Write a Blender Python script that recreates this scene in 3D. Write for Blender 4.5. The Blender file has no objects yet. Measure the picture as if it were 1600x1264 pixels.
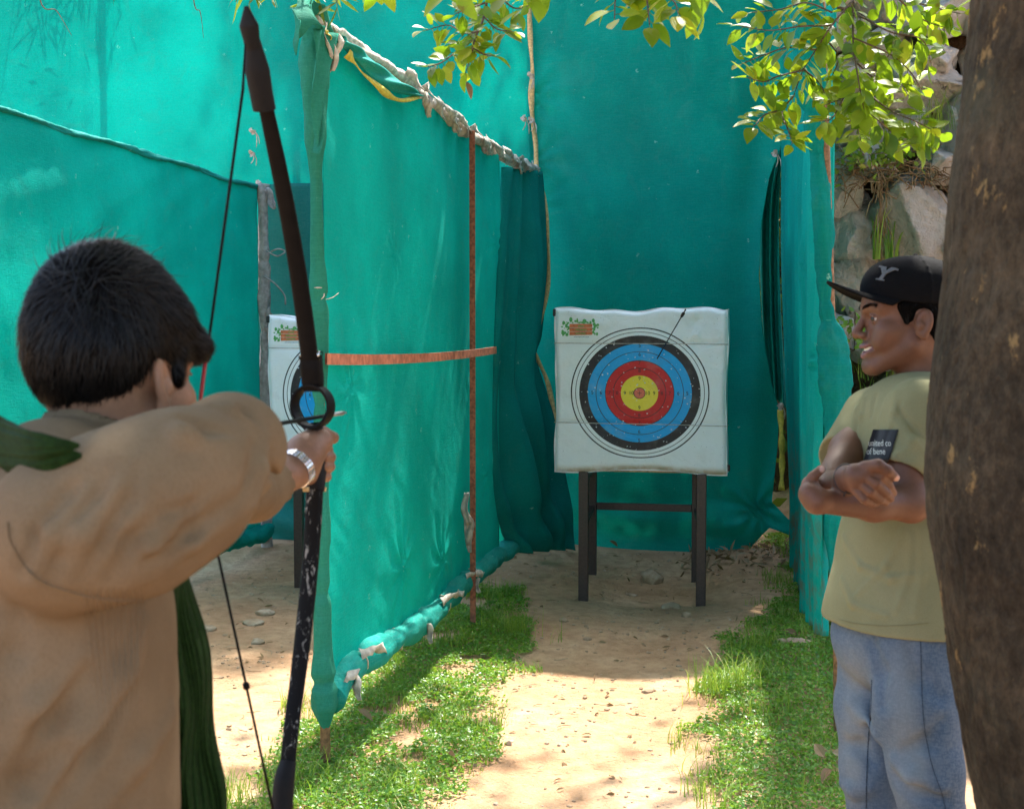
import bpy, bmesh, math, random
import numpy as np
from mathutils import Vector, Matrix
from mathutils.bvhtree import BVHTree
random.seed(7); RNG = np.random.default_rng(7)
rad = math.radians
scene = bpy.context.scene
COL = scene.collection

# ------------------------------------------------------------------ camera
FPX, EYE = 2000.0, 1.55                      # focal length in photo pixels (1600 wide), eye height
PIT = math.atan(107 / FPX); YAW = math.atan(390 / FPX * math.cos(PIT))
_fh = np.array([-math.sin(YAW), math.cos(YAW), 0.]); CR = np.array([math.cos(YAW), math.sin(YAW), 0.])
CF = _fh * math.cos(PIT) + np.array([0, 0, -math.sin(PIT)]); CU = np.cross(CR, CF); CP = np.array([0, 0, EYE])
cam_d = bpy.data.cameras.new('camera'); cam = bpy.data.objects.new('camera', cam_d); COL.objects.link(cam)
cam.matrix_world = Matrix([[CR[i], CU[i], -CF[i], CP[i]] for i in range(3)] + [[0, 0, 0, 1]])
cam_d.sensor_width = 36; cam_d.lens = FPX / 1600 * 36; cam_d.clip_end = 3000; cam_d.clip_start = .05
cam_d.dof.use_dof = True; cam_d.dof.focus_distance = 6.2; cam_d.dof.aperture_fstop = 9.5
scene.camera = cam

# ------------------------------------------------------------------ light
SUN_EL, SUN_AZ = rad(57), rad(-3.4)             # azimuth measured from +Y towards -X
w = bpy.data.worlds.new("World"); scene.world = w; w.use_nodes = True
nt = w.node_tree; nt.nodes.clear()
sky = nt.nodes.new('ShaderNodeTexSky'); sky.sky_type = 'NISHITA'; sky.sun_disc = False
sky.sun_elevation = SUN_EL; sky.sun_rotation = -SUN_AZ; sky.air_density = 1.0; sky.dust_density = 2.5; sky.ozone_density = .6
bg = nt.nodes.new('ShaderNodeBackground'); bg.inputs['Strength'].default_value = .15
out = nt.nodes.new('ShaderNodeOutputWorld'); nt.links.new(sky.outputs[0], bg.inputs[0]); nt.links.new(bg.outputs[0], out.inputs[0])
sl = bpy.data.lights.new('sun', 'SUN'); sl.energy = 2.9; sl.angle = rad(.9); sl.color = (1, .95, .86)
so = bpy.data.objects.new('sun', sl); COL.objects.link(so); so.location = (0, 6, 9)
sd = Vector((-math.sin(SUN_AZ) * math.cos(SUN_EL), math.cos(SUN_AZ) * math.cos(SUN_EL), math.sin(SUN_EL)))
so.rotation_euler = sd.to_track_quat('Z', 'Y').to_euler()
scene.view_settings.view_transform = 'Standard'; scene.view_settings.look = 'None'
scene.view_settings.exposure = 2.25; scene.view_settings.gamma = 1
scene.cycles.max_bounces = 8; scene.cycles.transparent_max_bounces = 16; scene.cycles.use_denoising = True

# ------------------------------------------------------------------ helpers
def ray(x, y): return CF + CR * (x - 800) / FPX - CU * (y - 632) / FPX
def pd(x, y, d): return CP + ray(x, y) * d            # photo pixel at a depth
def pY(x, y, Y): r = ray(x, y); return CP + r * (Y / r[1])
def pX(x, y, X): r = ray(x, y); return CP + r * (X / r[0])
def pz(x, y, z=0.): r = ray(x, y); return CP + r * ((z - EYE) / r[2])
def nrm(v): v = np.asarray(v, float); return v / np.linalg.norm(v)

def _h(ix, iy, iz, s):
    n = (ix * 374761393 + iy * 668265263 + iz * 2147483647 + s * 1274126177) & 0xffffffff
    n = ((n ^ (n >> 13)) * 1274126177) & 0xffffffff
    return ((n ^ (n >> 16)) & 0xffff) / 65535.0
def noise3(P, s=0):
    P = np.asarray(P, float); I = np.floor(P).astype(np.int64); f = P - I; f = f * f * (3 - 2 * f)
    r = 0
    for a in (0, 1):
        for b in (0, 1):
            for c in (0, 1):
                wgt = (f[:, 0] if a else 1 - f[:, 0]) * (f[:, 1] if b else 1 - f[:, 1]) * (f[:, 2] if c else 1 - f[:, 2])
                r = r + wgt * _h(I[:, 0] + a, I[:, 1] + b, I[:, 2] + c, s)
    return r * 2 - 1
def fbm(P, s=0, o=3):
    P = np.asarray(P, float); r = 0; a = 1
    for i in range(o): r = r + a * noise3(P * 2 ** i, s + i); a *= .5
    return r / 1.75
def sst(a, b, x): t = np.clip((np.asarray(x, float) - a) / (b - a), 0, 1); return t * t * (3 - 2 * t)

def mesh_np(name, V, Fq, mat=None, parent=None, smooth=True):
    """V Nx3; Fq: array (M,4)/(M,3) or a list of such arrays"""
    me = bpy.data.meshes.new(name)
    Fs = Fq if isinstance(Fq, list) else [Fq]
    Fs = [np.asarray(f, np.int32) for f in Fs if len(f)]
    V = np.asarray(V, np.float32)
    me.vertices.add(len(V)); me.vertices.foreach_set('co', V.ravel())
    li = np.concatenate([f.ravel() for f in Fs]); tot = np.concatenate([np.full(len(f), f.shape[1]) for f in Fs])
    st = np.concatenate([[0], np.cumsum(tot)[:-1]])
    me.loops.add(len(li)); me.loops.foreach_set('vertex_index', li)
    me.polygons.add(len(tot)); me.polygons.foreach_set('loop_start', st.astype(np.int32))
    me.update(calc_edges=True)
    me.polygons.foreach_set('use_smooth', np.full(len(tot), smooth, bool)); me.update()
    if mat: me.materials.append(mat)
    o = bpy.data.objects.new(name, me); COL.objects.link(o)
    if parent: o.parent = parent; o.matrix_parent_inverse = parent_inv(parent)
    return o
def parent_inv(p): return Matrix.Translation(p.location).inverted()
def tag(o, label=None, cat=None, group=None, kind=None):
    if label: o['label'] = label
    if cat: o['category'] = cat
    if group: o['group'] = group
    if kind: o['kind'] = kind
    return o
def empty(name, loc, label, cat, group=None):
    o = bpy.data.objects.new(name, None); COL.objects.link(o); o.location = Vector(loc); o.empty_display_size = .1
    return tag(o, label, cat, group)

class MB:
    """collects shapes, builds one mesh"""
    def __init__(s): s.V = []; s.F = []; s.n = 0
    def add(s, V, F):
        V = np.asarray(V, float); s.V.append(V)
        if isinstance(F, list) and isinstance(F[0], list): F = np.array(F)
        for f in (F if isinstance(F, list) else [F]):
            if len(f): s.F.append(np.asarray(f, int) + s.n)
        s.n += len(V); return s
    def box(s, lo, hi, R=None, c=None):
        lo, hi = np.array(lo, float), np.array(hi, float)
        V = np.array([[(lo, hi)[i][0], (lo, hi)[j][1], (lo, hi)[k][2]] for i in (0, 1) for j in (0, 1) for k in (0, 1)])
        if R is not None: V = (V - c) @ np.asarray(R).T + c
        return s.add(V, [[0, 1, 3, 2], [4, 6, 7, 5], [0, 4, 5, 1], [2, 3, 7, 6], [0, 2, 6, 4], [1, 5, 7, 3]])
    def beam(s, a, b, wx, wy, up=(0, 0, 1)):
        a, b = np.array(a, float), np.array(b, float); d = nrm(b - a); u = np.array(up, float)
        if abs(d @ u) > .95: u = np.array([0, 1., 0])
        x = nrm(np.cross(d, u)); y = np.cross(x, d)
        V = [p + x * sx * wx / 2 + y * sy * wy / 2 for p in (a, b) for sx, sy in ((-1, -1), (1, -1), (1, 1), (-1, 1))]
        return s.add(V, [[3, 2, 1, 0], [4, 5, 6, 7], [0, 1, 5, 4], [1, 2, 6, 5], [2, 3, 7, 6], [3, 0, 4, 7]])
    def tube(s, P, r, n=8, prof=None, cap=True, flat=None, up=(0, 0, 1)):
        """tube along P; r radius list; flat = (width factor, thickness factor)"""
        P = np.asarray(P, float); m = len(P); r = np.broadcast_to(np.asarray(r, float), (m,))
        T = np.gradient(P, axis=0); T /= np.linalg.norm(T, axis=1)[:, None] + 1e-12
        u = np.array(up, float)
        if abs(T[0] @ u) > .9: u = np.array([1., 0, 0])
        N = np.cross(T[0], u); N /= np.linalg.norm(N); V = []
        fx, fy = flat or (1, 1)
        an = np.arange(n) / n * 2 * math.pi
        for i in range(m):
            N = N - T[i] * (N @ T[i]); N /= np.linalg.norm(N); B = np.cross(T[i], N)
            rr = r[i] * (prof[i] if prof is not None else 1)
            V.append(P[i] + (np.cos(an)[:, None] * N * fx + np.sin(an)[:, None] * B * fy) * np.reshape(rr, (-1, 1)))
        V = np.concatenate(V); F = []
        i, j = np.meshgrid(np.arange(m - 1), np.arange(n), indexing='ij'); k = (j + 1) % n
        F = np.stack([i * n + j, i * n + k, (i + 1) * n + k, (i + 1) * n + j], -1).reshape(-1, 4)
        L = [F]
        if cap:
            V = np.vstack([V, P[0], P[-1]]); c0, c1 = m * n, m * n + 1; jj = np.arange(n); kk = (jj + 1) % n
            L.append(np.stack([kk, jj, np.full(n, c0)], -1)); L.append(np.stack([(m - 1) * n + jj, (m - 1) * n + kk, np.full(n, c1)], -1))
        return s.add(V, L)
    def grid(s, V3):
        a, b = V3.shape[:2]; i, j = np.meshgrid(np.arange(a - 1), np.arange(b - 1), indexing='ij')
        F = np.stack([i * b + j, i * b + j + 1, (i + 1) * b + j + 1, (i + 1) * b + j], -1).reshape(-1, 4)
        return s.add(V3.reshape(-1, 3), F)
    def build(s, name, mat=None, parent=None, smooth=True):
        V = np.concatenate(s.V); by = {}
        for f in s.F: by.setdefault(f.shape[1], []).append(f)
        return mesh_np(name, V, [np.concatenate(v) for v in by.values()], mat, parent, smooth)
def curve(P, n):
    """Catmull-Rom through P"""
    P = np.asarray(P, float); Q = np.vstack([2 * P[0] - P[1], P, 2 * P[-1] - P[-2]]); m = len(P) - 1
    t = np.linspace(0, m - 1e-9, n); i = t.astype(int); f = (t - i)[:, None]
    a, b, c, d = Q[i], Q[i + 1], Q[i + 2], Q[i + 3]
    return .5 * (2 * b + (c - a) * f + (2 * a - 5 * b + 4 * c - d) * f ** 2 + (3 * b - 3 * c + d - a) * f ** 3)
def thick(o, t, off=0.):
    m = o.modifiers.new('thickness', 'SOLIDIFY'); m.thickness = t; m.offset = off; return o
def bevel(o, wd, seg=2):
    m = o.modifiers.new('bevel', 'BEVEL'); m.width = wd; m.segments = seg; m.limit_method = 'ANGLE'; return o

# ---- materials
class NT:
    def __init__(s, name):
        s.m = bpy.data.materials.new(name); s.m.use_nodes = True; s.t = s.m.node_tree; s.t.nodes.clear()
        s.out = s.t.nodes.new('ShaderNodeOutputMaterial')
    def n(s, typ, **kw):
        nd = s.t.nodes.new(typ)
        for k, v in kw.items():
            if k.startswith('i_'):
                k = k[2:]; k = int(k) if k.isdigit() else k.replace('_', ' ')
                s.put(nd.inputs[k], v)
            else: setattr(nd, k, v)
        return nd
    def put(s, sock, v):
        if isinstance(v, bpy.types.Node): v = v.outputs[0]
        if isinstance(v, bpy.types.NodeSocket): s.t.links.new(v, sock)
        elif isinstance(v, (tuple, list)) and sock.type == 'RGBA': sock.default_value = tuple(v) + ((1,) if len(v) == 3 else ())
        else: sock.default_value = v
    def co(s, scale=(1, 1, 1), rot=(0, 0, 0), kind='Object'):
        tc = s.n('ShaderNodeTexCoord'); mp = s.n('ShaderNodeMapping'); s.put(mp.inputs[0], tc.outputs[kind])
        mp.inputs['Scale'].default_value = scale; mp.inputs['Rotation'].default_value = rot; return mp.outputs[0]
    def noise(s, scale, det=4, rough=.55, vec=None, dist=0):
        nd = s.n('ShaderNodeTexNoise', i_Scale=scale, i_Detail=det, i_Roughness=rough, i_Distortion=dist)
        s.put(nd.inputs['Vector'], vec if vec is not None else s.co()); return nd.outputs[0]
    def vor(s, scale, vec=None, feature='F1', out='Distance', rnd=1.):
        nd = s.n('ShaderNodeTexVoronoi', feature=feature, i_Scale=scale, i_Randomness=rnd)
        s.put(nd.inputs['Vector'], vec if vec is not None else s.co()); return nd.outputs[out]
    def wave(s, scale, vec=None, dist=0, det=2, dirn='X', dscale=1):
        nd = s.n('ShaderNodeTexWave', bands_direction=dirn, i_Scale=scale, i_Distortion=dist, i_Detail=det)
        nd.inputs['Detail Scale'].default_value = dscale
        s.put(nd.inputs['Vector'], vec if vec is not None else s.co()); return nd.outputs[0]
    def rng(s, v, a, b, c=0., d=1., sm=True):
        nd = s.n('ShaderNodeMapRange', interpolation_type='SMOOTHSTEP' if sm else 'LINEAR')
        for i, x in enumerate((v, a, b, c, d)): s.put(nd.inputs[i], x)
        return nd.outputs[0]
    def math(s, op, a, b=0.):
        nd = s.n('ShaderNodeMath', operation=op); s.put(nd.inputs[0], a); s.put(nd.inputs[1], b); return nd.outputs[0]
    def mix(s, f, a, b, mode='MIX'):
        nd = s.n('ShaderNodeMix', data_type='RGBA', blend_type=mode)
        s.put(nd.inputs[0], f); s.put(nd.inputs[6], a); s.put(nd.inputs[7], b); return nd.outputs[2]
    def ramp(s, v, stops, interp='LINEAR'):
        nd = s.n('ShaderNodeValToRGB'); cr = nd.color_ramp; cr.interpolation = interp
        while len(cr.elements) < len(stops): cr.elements.new(.5)
        for e, (p, c) in zip(cr.elements, stops): e.position = p; e.color = tuple(c) + (1,)
        s.put(nd.inputs[0], v); return nd.outputs[0]
    def bump(s, h, st=.5, dist=.01, nrm_=None):
        nd = s.n('ShaderNodeBump', i_Strength=st, i_Distance=dist); s.put(nd.inputs['Height'], h)
        if nrm_ is not None: s.put(nd.inputs['Normal'], nrm_)
        return nd.outputs[0]
    def bsdf(s, col, rough=.8, metal=0., spec=.5, nm=None, sss=0., sheen=0., coat=0.):
        b = s.n('ShaderNodeBsdfPrincipled'); s.put(b.inputs['Base Color'], col); s.put(b.inputs['Roughness'], rough)
        b.inputs['Metallic'].default_value = metal; b.inputs['Specular IOR Level'].default_value = spec
        if nm is not None: s.put(b.inputs['Normal'], nm)
        if sss: b.inputs['Subsurface Weight'].default_value = sss; b.inputs['Subsurface Radius'].default_value = (.012, .005, .003); b.inputs['Subsurface Scale'].default_value = 1.
        if sheen: b.inputs['Sheen Weight'].default_value = sheen
        if coat: b.inputs['Coat Weight'].default_value = coat
        return b.outputs[0]
    def done(s, sh): s.put(s.out.inputs[0], sh); return s.m
def simple(name, col, rough=.7, metal=0., spec=.5, bs=0, bst=.3, var=.15, bd=.002, sheen=0.):
    t = NT(name); c = tuple(col)
    if bs:
        nz = t.noise(bs, 4); cc = t.mix(t.rng(nz, .3, .7), tuple(x * (1 - var) for x in c), tuple(min(1, x * (1 + var)) for x in c))
        return t.done(t.bsdf(cc, rough, metal, spec, t.bump(nz, bst, bd), sheen=sheen))
    return t.done(t.bsdf(c, rough, metal, spec, sheen=sheen))

def net_mat(name, col, fade=(.12, .50, .42), trans=.42, clear=.08, dirt=0., wv=.8, ln=.16):
    """woven shade cloth: diffuse + translucent, fine horizontal weave, faded and scuffed patches"""
    t = NT(name); c = tuple(col)
    tc = t.n('ShaderNodeTexCoord').outputs['Object']
    sep = t.n('ShaderNodeSeparateXYZ'); t.put(sep.inputs[0], tc)
    comb = t.n('ShaderNodeCombineXYZ'); t.put(comb.inputs[0], t.math('ADD', sep.outputs[0], sep.outputs[1])); t.put(comb.inputs[2], sep.outputs[2])
    mp = t.n('ShaderNodeMapping'); t.put(mp.inputs[0], comb.outputs[0]); mp.inputs['Scale'].default_value = (3, 1, 60)
    lines = t.noise(3.2, 5, .7, mp.outputs[0])
    mp2 = t.n('ShaderNodeMapping'); t.put(mp2.inputs[0], comb.outputs[0]); mp2.inputs['Scale'].default_value = (60, 1, 4)
    vert = t.noise(2.5, 3, .6, mp2.outputs[0])
    big = t.noise(1.3, 4, .55, tc); fine = t.noise(95, 3, .7, tc); mid = t.noise(9, 4, .6, tc)
    c1 = t.mix(t.rng(big, .3, .72), tuple(x * .80 for x in c), tuple(min(1, x * 1.12) for x in c))
    c2 = t.mix(t.math('MULTIPLY', t.rng(lines, .42, .75), ln), c1, fade)
    c2 = t.mix(t.math('MULTIPLY', t.rng(vert, .5, .8), .10), c2, fade)
    fr = t.rng(t.noise(24, 6, .78, tc), .67, .71)
    c3 = t.mix(t.math('MULTIPLY', fr, .55), c2, (.5, .75, .68))
    c3 = t.mix(t.math('MULTIPLY', t.rng(t.noise(5, 6, .7, tc, 1.), .52, .70), .16), c3, (.10, .34, .27))
    sp = t.math('MULTIPLY', t.math('LESS_THAN', t.vor(5.5, tc), .075), t.math('GREATER_THAN', t.noise(70, 4, .7, tc), .53))
    c3 = t.mix(t.math('MULTIPLY', sp, .6), c3, (.30, .72, .62))
    c4 = t.mix(t.rng(fine, .35, .75, 0., .22), c3, tuple(x * .35 for x in c), 'MIX')
    if dirt:
        zz = t.rng(sep.outputs[2], .2, 1.3, 1., 0.); dd = t.math('MULTIPLY', t.math('MULTIPLY', zz, t.rng(mid, .42, .65)), dirt)
        c4 = t.mix(dd, c4, (.23, .17, .09))
    h = t.math('ADD', t.math('MULTIPLY', lines, wv), t.math('ADD', t.math('MULTIPLY', fine, .6), t.math('ADD', t.math('MULTIPLY', vert, .5), t.math('MULTIPLY', mid, 1.6))))
    nm = t.bump(h, .5, .006)
    d = t.bsdf(c4, .8, spec=.10, nm=nm)
    tr = t.n('ShaderNodeBsdfTranslucent'); t.put(tr.inputs[0], c4); t.put(tr.inputs[1], nm)
    m1 = t.n('ShaderNodeMixShader'); m1.inputs[0].default_value = trans; t.put(m1.inputs[1], d); t.put(m1.inputs[2], tr.outputs[0])
    tp = t.n('ShaderNodeBsdfTransparent'); tp.inputs[0].default_value = (1, 1, 1, 1)
    m2 = t.n('ShaderNodeMixShader'); m2.inputs[0].default_value = clear; t.put(m2.inputs[1], m1.outputs[0]); t.put(m2.inputs[2], tp.outputs[0])
    return t.done(m2.outputs[0])
def leaf_mat(name, stops, trans=.5, rough=.45, tcol=(.55, .75, .05), spots=False):
    t = NT(name); g = t.n('ShaderNodeNewGeometry')
    c = t.ramp(g.outputs['Random Per Island'], stops)
    nz = t.noise(40, 3); c = t.mix(t.rng(nz, .35, .75, 0., .35), c, (.10, .12, .02))
    if spots: c = t.mix(t.rng(t.noise(22, 3, .5), .66, .72), c, (.16, .07, .02))
    d = t.bsdf(c, rough, spec=.4, nm=t.bump(nz, .3, .003))
    tr = t.n('ShaderNodeBsdfTranslucent'); t.put(tr.inputs[0], t.mix(.5, c, tcol))
    m1 = t.n('ShaderNodeMixShader'); m1.inputs[0].default_value = trans; t.put(m1.inputs[1], d); t.put(m1.inputs[2], tr.outputs[0])
    return t.done(m1.outputs[0])
# ------------------------------------------------------------------ materials of the place
M = {}
M['net'] = net_mat('shade_net', (.001, .60, .50), trans=.40, clear=.05)
M['net_back'] = net_mat('shade_net_backdrop', (.002, .40, .325), trans=.30, clear=.02)  # right backdrop panel: shade from behind put into a darker, less translucent cloth
M['net_back_lit'] = net_mat('shade_net_backdrop_lit', (.002, .50, .43), trans=.55, clear=.03)  # left backdrop panel: same cloth, sun glow put into lighter, more translucent colour
M['net_dark'] = net_mat('shade_net_dark', (.001, .27, .24), trans=.28, clear=.04, wv=.2, ln=.10)
M['net_grey'] = net_mat('shade_net_faded', (.02, .24, .20), fade=(.2, .33, .3), trans=.3, clear=.03)
M['net_edge'] = net_mat('shade_net_edge', (.03, .27, .18), trans=.25, clear=.0)  # same cloth, its side away from the glow put into a darker colour
M['net_dirty'] = net_mat('shade_net_dirty', (.004, .50, .43), trans=.45, clear=.05, dirt=.75)
M['roll'] = net_mat('shade_net_roll', (.012, .33, .275), fade=(.35, .55, .48), trans=.12, clear=0.)
M['rag'] = simple('grey_rag', (.50, .45, .38), .9, bs=35, bst=.8, var=.28, bd=.006)
M['rag_grey'] = simple('weathered_grey_cloth', (.30, .28, .25), .9, bs=30, bst=.8, var=.25, bd=.006)
M['ribbon'] = simple('tan_ribbon', (.62, .42, .18), .8, bs=60, bst=.5, var=.25)
M['ribbon_y'] = simple('yellow_ribbon', (.60, .50, .07), .7, bs=50, bst=.5, var=.2)
M['string'] = simple('tan_string', (.50, .42, .30), .8)
M['iron'] = simple('rusty_painted_iron', (.26, .085, .045), .7, bs=55, bst=.4, var=.45)
M['rail'] = simple('red_oxide_rail', (.45, .14, .07), .65, bs=30, bst=.4, var=.3)
M['wood'] = simple('old_wood_stake', (.24, .13, .065), .85, bs=60, bst=.7, var=.4)
M['stand'] = simple('brown_painted_steel', (.034, .019, .015), .45, bs=70, bst=.2, var=.3, spec=.5)
M['black'] = simple('black_plastic', (.012, .012, .013), .45, bs=80, bst=.15)
M['twig'] = simple('twig_bark', (.10, .065, .04), .9, bs=80, bst=.6, var=.4)

# ------------------------------------------------------------------ ground
MIDX, MY0, MY1 = -1.526, 4.33, 8.50
def gz(x, y):
    x = np.asarray(x, float); y = np.asarray(y, float)
    P = np.stack([x * 1.3, y * 1.3, x * 0], -1)
    z = .018 * fbm(P, 3, 3) + .006 * fbm(P * 5, 9, 2)
    z = z + .05 * sst(8.0, 8.9, y) + .03 * np.exp(-((x - MIDX) / .28) ** 2) * sst(5, 6.8, y)
    z = z + .03 * sst(-.35, .1, x) * sst(4.2, 5.5, y) * (1 - sst(.3, .5, x))
    path = np.exp(-((x + .62) / .35) ** 2); z = z - .02 * path
    z = z + 3.2 * sst(9.7, 12.5, y)
    bank = sst(6.1, 7.9, y + .25 * fbm(P * .8, 5, 2)) * sst(.28, .75, x); z = z + 1.35 * bank
    z = z - .04 * np.exp(-((x + .68) / .3) ** 2 - ((y - 7.75) / .35) ** 2)
    return z
def gzs(x, y): return float(gz(np.array([x]), np.array([y]))[0])
gx = np.concatenate([-np.geomspace(400, 4.6, 40), np.arange(-4.5, 1.6, .024), np.geomspace(1.65, 400, 50)])
gy = np.concatenate([-np.geomspace(400, 1, 30), np.arange(-.5, 3.6, .15), np.arange(3.62, 9.6, .024), np.geomspace(9.7, 600, 60)])
GX, GY = np.meshgrid(gx, gy, indexing='ij'); GZ = gz(GX.ravel(), GY.ravel()).reshape(GX.shape)
t = NT('sandy_dirt')
n1 = t.noise(1.6, 5, .6); n2 = t.noise(14, 6, .65); n3 = t.noise(110, 4, .7); v = t.vor(70); v2 = t.vor(26)
c = t.ramp(n1, [(.25, (.38, .21, .11)), (.5, (.54, .335, .19)), (.75, (.64, .44, .28))])
c = t.mix(t.rng(n2, .35, .7, 0., .5), c, (.27, .145, .075))
c = t.mix(t.rng(n3, .5, .8, 0., .5), c, (.58, .45, .33))
c = t.mix(t.rng(v, .0, .16, .55, 0.), c, (.52, .44, .36))
c = t.mix(t.rng(t.noise(33, 4, .7), .64, .70, 0., .7), c, (.16, .095, .055))
h = t.math('ADD', t.math('MULTIPLY', n3, .35), t.math('ADD', t.math('MULTIPLY', n2, 1.2), t.rng(v2, 0., .35, .35, 0.)))
M['dirt'] = t.done(t.bsdf(c, .95, spec=.15, nm=t.bump(h, .9, .02)))
gb = MB(); gb.grid(np.stack([GX, GY, GZ], -1)); ground = gb.build('ground', M['dirt']); tag(ground, kind='structure')
del GX, GY, GZ

# ------------------------------------------------------------------ net panels
def fold_noise(U, V, s, amp, fu=3., fv=1.):
    return amp * fbm(np.stack([U.ravel() * fu, V.ravel() * fv, np.full(U.size, s * 3.7)], -1), s, 4).reshape(U.shape)
def sheet(A, B, z0, z1, nu, nv, disp=None, lean=None):
    """vertical cloth from ground point A to B; z0, z1 functions of u; returns a nu x nv x 3 grid"""
    A, B = np.array(A, float), np.array(B, float); u = np.linspace(0, 1, nu); v = np.linspace(0, 1, nv)
    U, V = np.meshgrid(u, v, indexing='ij'); L = np.linalg.norm(B - A)
    XY = A + (B - A) * U[..., None]; Z0 = z0(U) if callable(z0) else z0; Z1 = z1(U) if callable(z1) else z1
    Z = Z0 + (Z1 - Z0) * V; n = np.array([-(B - A)[1], (B - A)[0]]) / L
    d = disp(U * L, Z, V) if disp else np.zeros_like(U)
    return np.stack([XY[..., 0] + n[0] * d, XY[..., 1] + n[1] * d, Z], -1)
def bumps(S, Z, pts):
    """puckers round tie points: (s, z, size, amplitude)"""
    r = 0
    for s, z, sz, a in pts:
        ds, dz = S - s, Z - z; R = np.hypot(ds, dz) / sz; th = np.arctan2(dz, ds)
        r = r + a * np.exp(-R * 1.6) * (np.sin(th * 9 + R * 2) * .6 - .5)
    return r
def wavy_ribbon(P, wd, side, nrml, n=60, amp=.01, seed=0):
    P = curve(P, n); t_ = np.linspace(0, 1, n)
    wv = (np.asarray(wd) if np.ndim(wd) else np.full(n, wd)) * (1 + .35 * np.sin(t_ * 17 + seed) * np.sin(t_ * 5.3 + seed))
    s = np.array(side, float); q = np.array(nrml, float)
    tw = .6 * np.sin(t_ * 9 + seed * 2)
    S = np.cos(tw)[:, None] * s + np.sin(tw)[:, None] * q
    off = (amp * np.sin(t_ * 13 + seed))[:, None] * q
    G = np.stack([P + off - S * wv[:, None] / 2, P + off + q * .004, P + off + S * wv[:, None] / 2], 1)
    return G
def tie_loop(mb, c, ax, r, tr=.004, n=14, tails=2, drop=.05, seed=0):
    ax = nrm(ax); u = nrm(np.cross(ax, (.3, .2, 1))); v_ = np.cross(ax, u)
    a = np.linspace(0, 2 * math.pi, n); mb.tube([c + (u * math.cos(x) + v_ * math.sin(x)) * r for x in a], tr, 5)
    rr = random.Random(seed)
    for k in range(tails):
        d = np.array([rr.uniform(-.4, .4), rr.uniform(-.4, .4), -1.]); p = c + v_ * r * .3 + np.array([.02, 0, 0])
        mb.tube(curve([p, p + d * drop * .5 + np.array([.012, 0, 0]), p + d * drop * rr.uniform(.8, 1.3)], 6), [tr, tr, tr, tr * .9, tr * .8, tr * .5], 5)
def rag(mb, c, d, L, wd, seed=0, n=10):
    """a crumpled rag end hanging from c"""
    rr = random.Random(seed); c = np.array(c, float); d = nrm(d); s = nrm(np.cross(d, (0.2, 1, .1)))
    q = np.cross(d, s); G = []
    for i in range(n):
        t_ = i / (n - 1); w_ = wd * (.35 + .65 * math.sin(t_ * 2.4 + .3)) * (1 - .3 * t_)
        p = c + d * L * t_ + s * .15 * wd * math.sin(t_ * 6 + seed) + q * .2 * wd * math.sin(5 * t_ + seed * 2)
        G.append([p + s * w_ * (k - 2) / 4 + q * w_ * .28 * math.cos(k * 2.1 + t_ * 4 + seed) for k in range(5)])
    mb.grid(np.array(G))
def bark_tube_noise(P, r, s, f=14, a=.25): return r * (1 + a * fbm(np.asarray(P) * f, s, 3))
def cloth_roll(P, r, n=26, seed=0, pin=(), m=220, amp=.16):
    P = curve(P, m); T = np.gradient(P, axis=0); L = np.cumsum(np.linalg.norm(T, axis=1)); L -= L[0]
    prof = []; an = np.arange(n) / n * 2 * math.pi
    for i in range(m):
        k = 1.
        for q in pin: k -= .30 * math.exp(-((L[i] - q * L[-1]) / .022) ** 2)
        k *= 1 + .10 * math.sin(L[i] * 9 + seed) + .06 * math.sin(L[i] * 23 + seed)
        prof.append(k * (1 + amp * np.sin(an * 2 + L[i] * 7 + seed) * .5 + amp * .7 * noise3(np.stack([np.cos(an) * 1.6, np.sin(an) * 1.6, np.full(n, L[i] * 13 + seed)], -1), seed)
                      + amp * .35 * noise3(np.stack([np.cos(an) * 5, np.sin(an) * 5, np.full(n, L[i] * 40 + seed)], -1), seed + 1)))
    return P, np.broadcast_to(np.asarray(r, float), (m,)), np.array(prof), L

# -- the middle partition
part = empty('net_partition', (MIDX, (MY0 + MY1) / 2, 0), 'tall turquoise net partition between the two lanes, tied to rusty posts', 'partition')
rollpx = [(516, 1092), (540, 1052), (590, 1012), (640, 986), (682, 952), (722, 912), (760, 882), (800, 852)]
rollP = np.array([pX(x, y, MIDX + .01) for x, y in rollpx])
toppx = [(488, 34), (520, 48), (560, 74), (600, 103), (640, 133), (680, 168), (720, 200), (760, 228), (800, 252), (832, 266)]
topP = np.array([pX(x, y, MIDX) for x, y in toppx])
def mid_z0(U): y = MY0 + (MY1 - MY0) * U; return np.interp(y, rollP[:, 1], rollP[:, 2])
def mid_z1(U): y = MY0 + (MY1 - MY0) * U; return np.interp(y, topP[:, 1], topP[:, 2])
def mid_disp(S, Z, V):
    d = fold_noise(S, Z, 2, .020, 1.2, .5) + fold_noise(S, Z, 5, .0022, 9, 3)
    d = d + .010 * np.sin(S * 7.5 + 1.3 * Z) * sst(.45, 1., V) + .012 * np.sin(S * 19 + .7 * Z) * sst(.8, 1, V) * (np.sin(S * 3) > -.6)
    dg = S * .8 + (Z - .3) * 1.2
    d = d + fold_noise(dg, S - Z, 8, .0030, 9, 1.6) * np.exp(-((V - .2) / .25) ** 2) + .5 * fold_noise(Z - S * .3, S, 9, .0030, 14, 1.2) * sst(.0, .35, S) * (1 - sst(.7, 1.4, S)) * (1 - sst(.3, .55, V))
    d = d - bumps(S, Z, [(.25, 1.35, .16, .02), (1.0, .55, .2, .02), (1.7, .45, .22, .02), (2.4, 1.2, .12, .015), (.9, 1.9, .10, .012), (3.0, 2.1, .15, .015), (2.72, .78, .16, .02)])
    return -d
PY1 = pX(780, 560, MIDX)[1]
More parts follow.
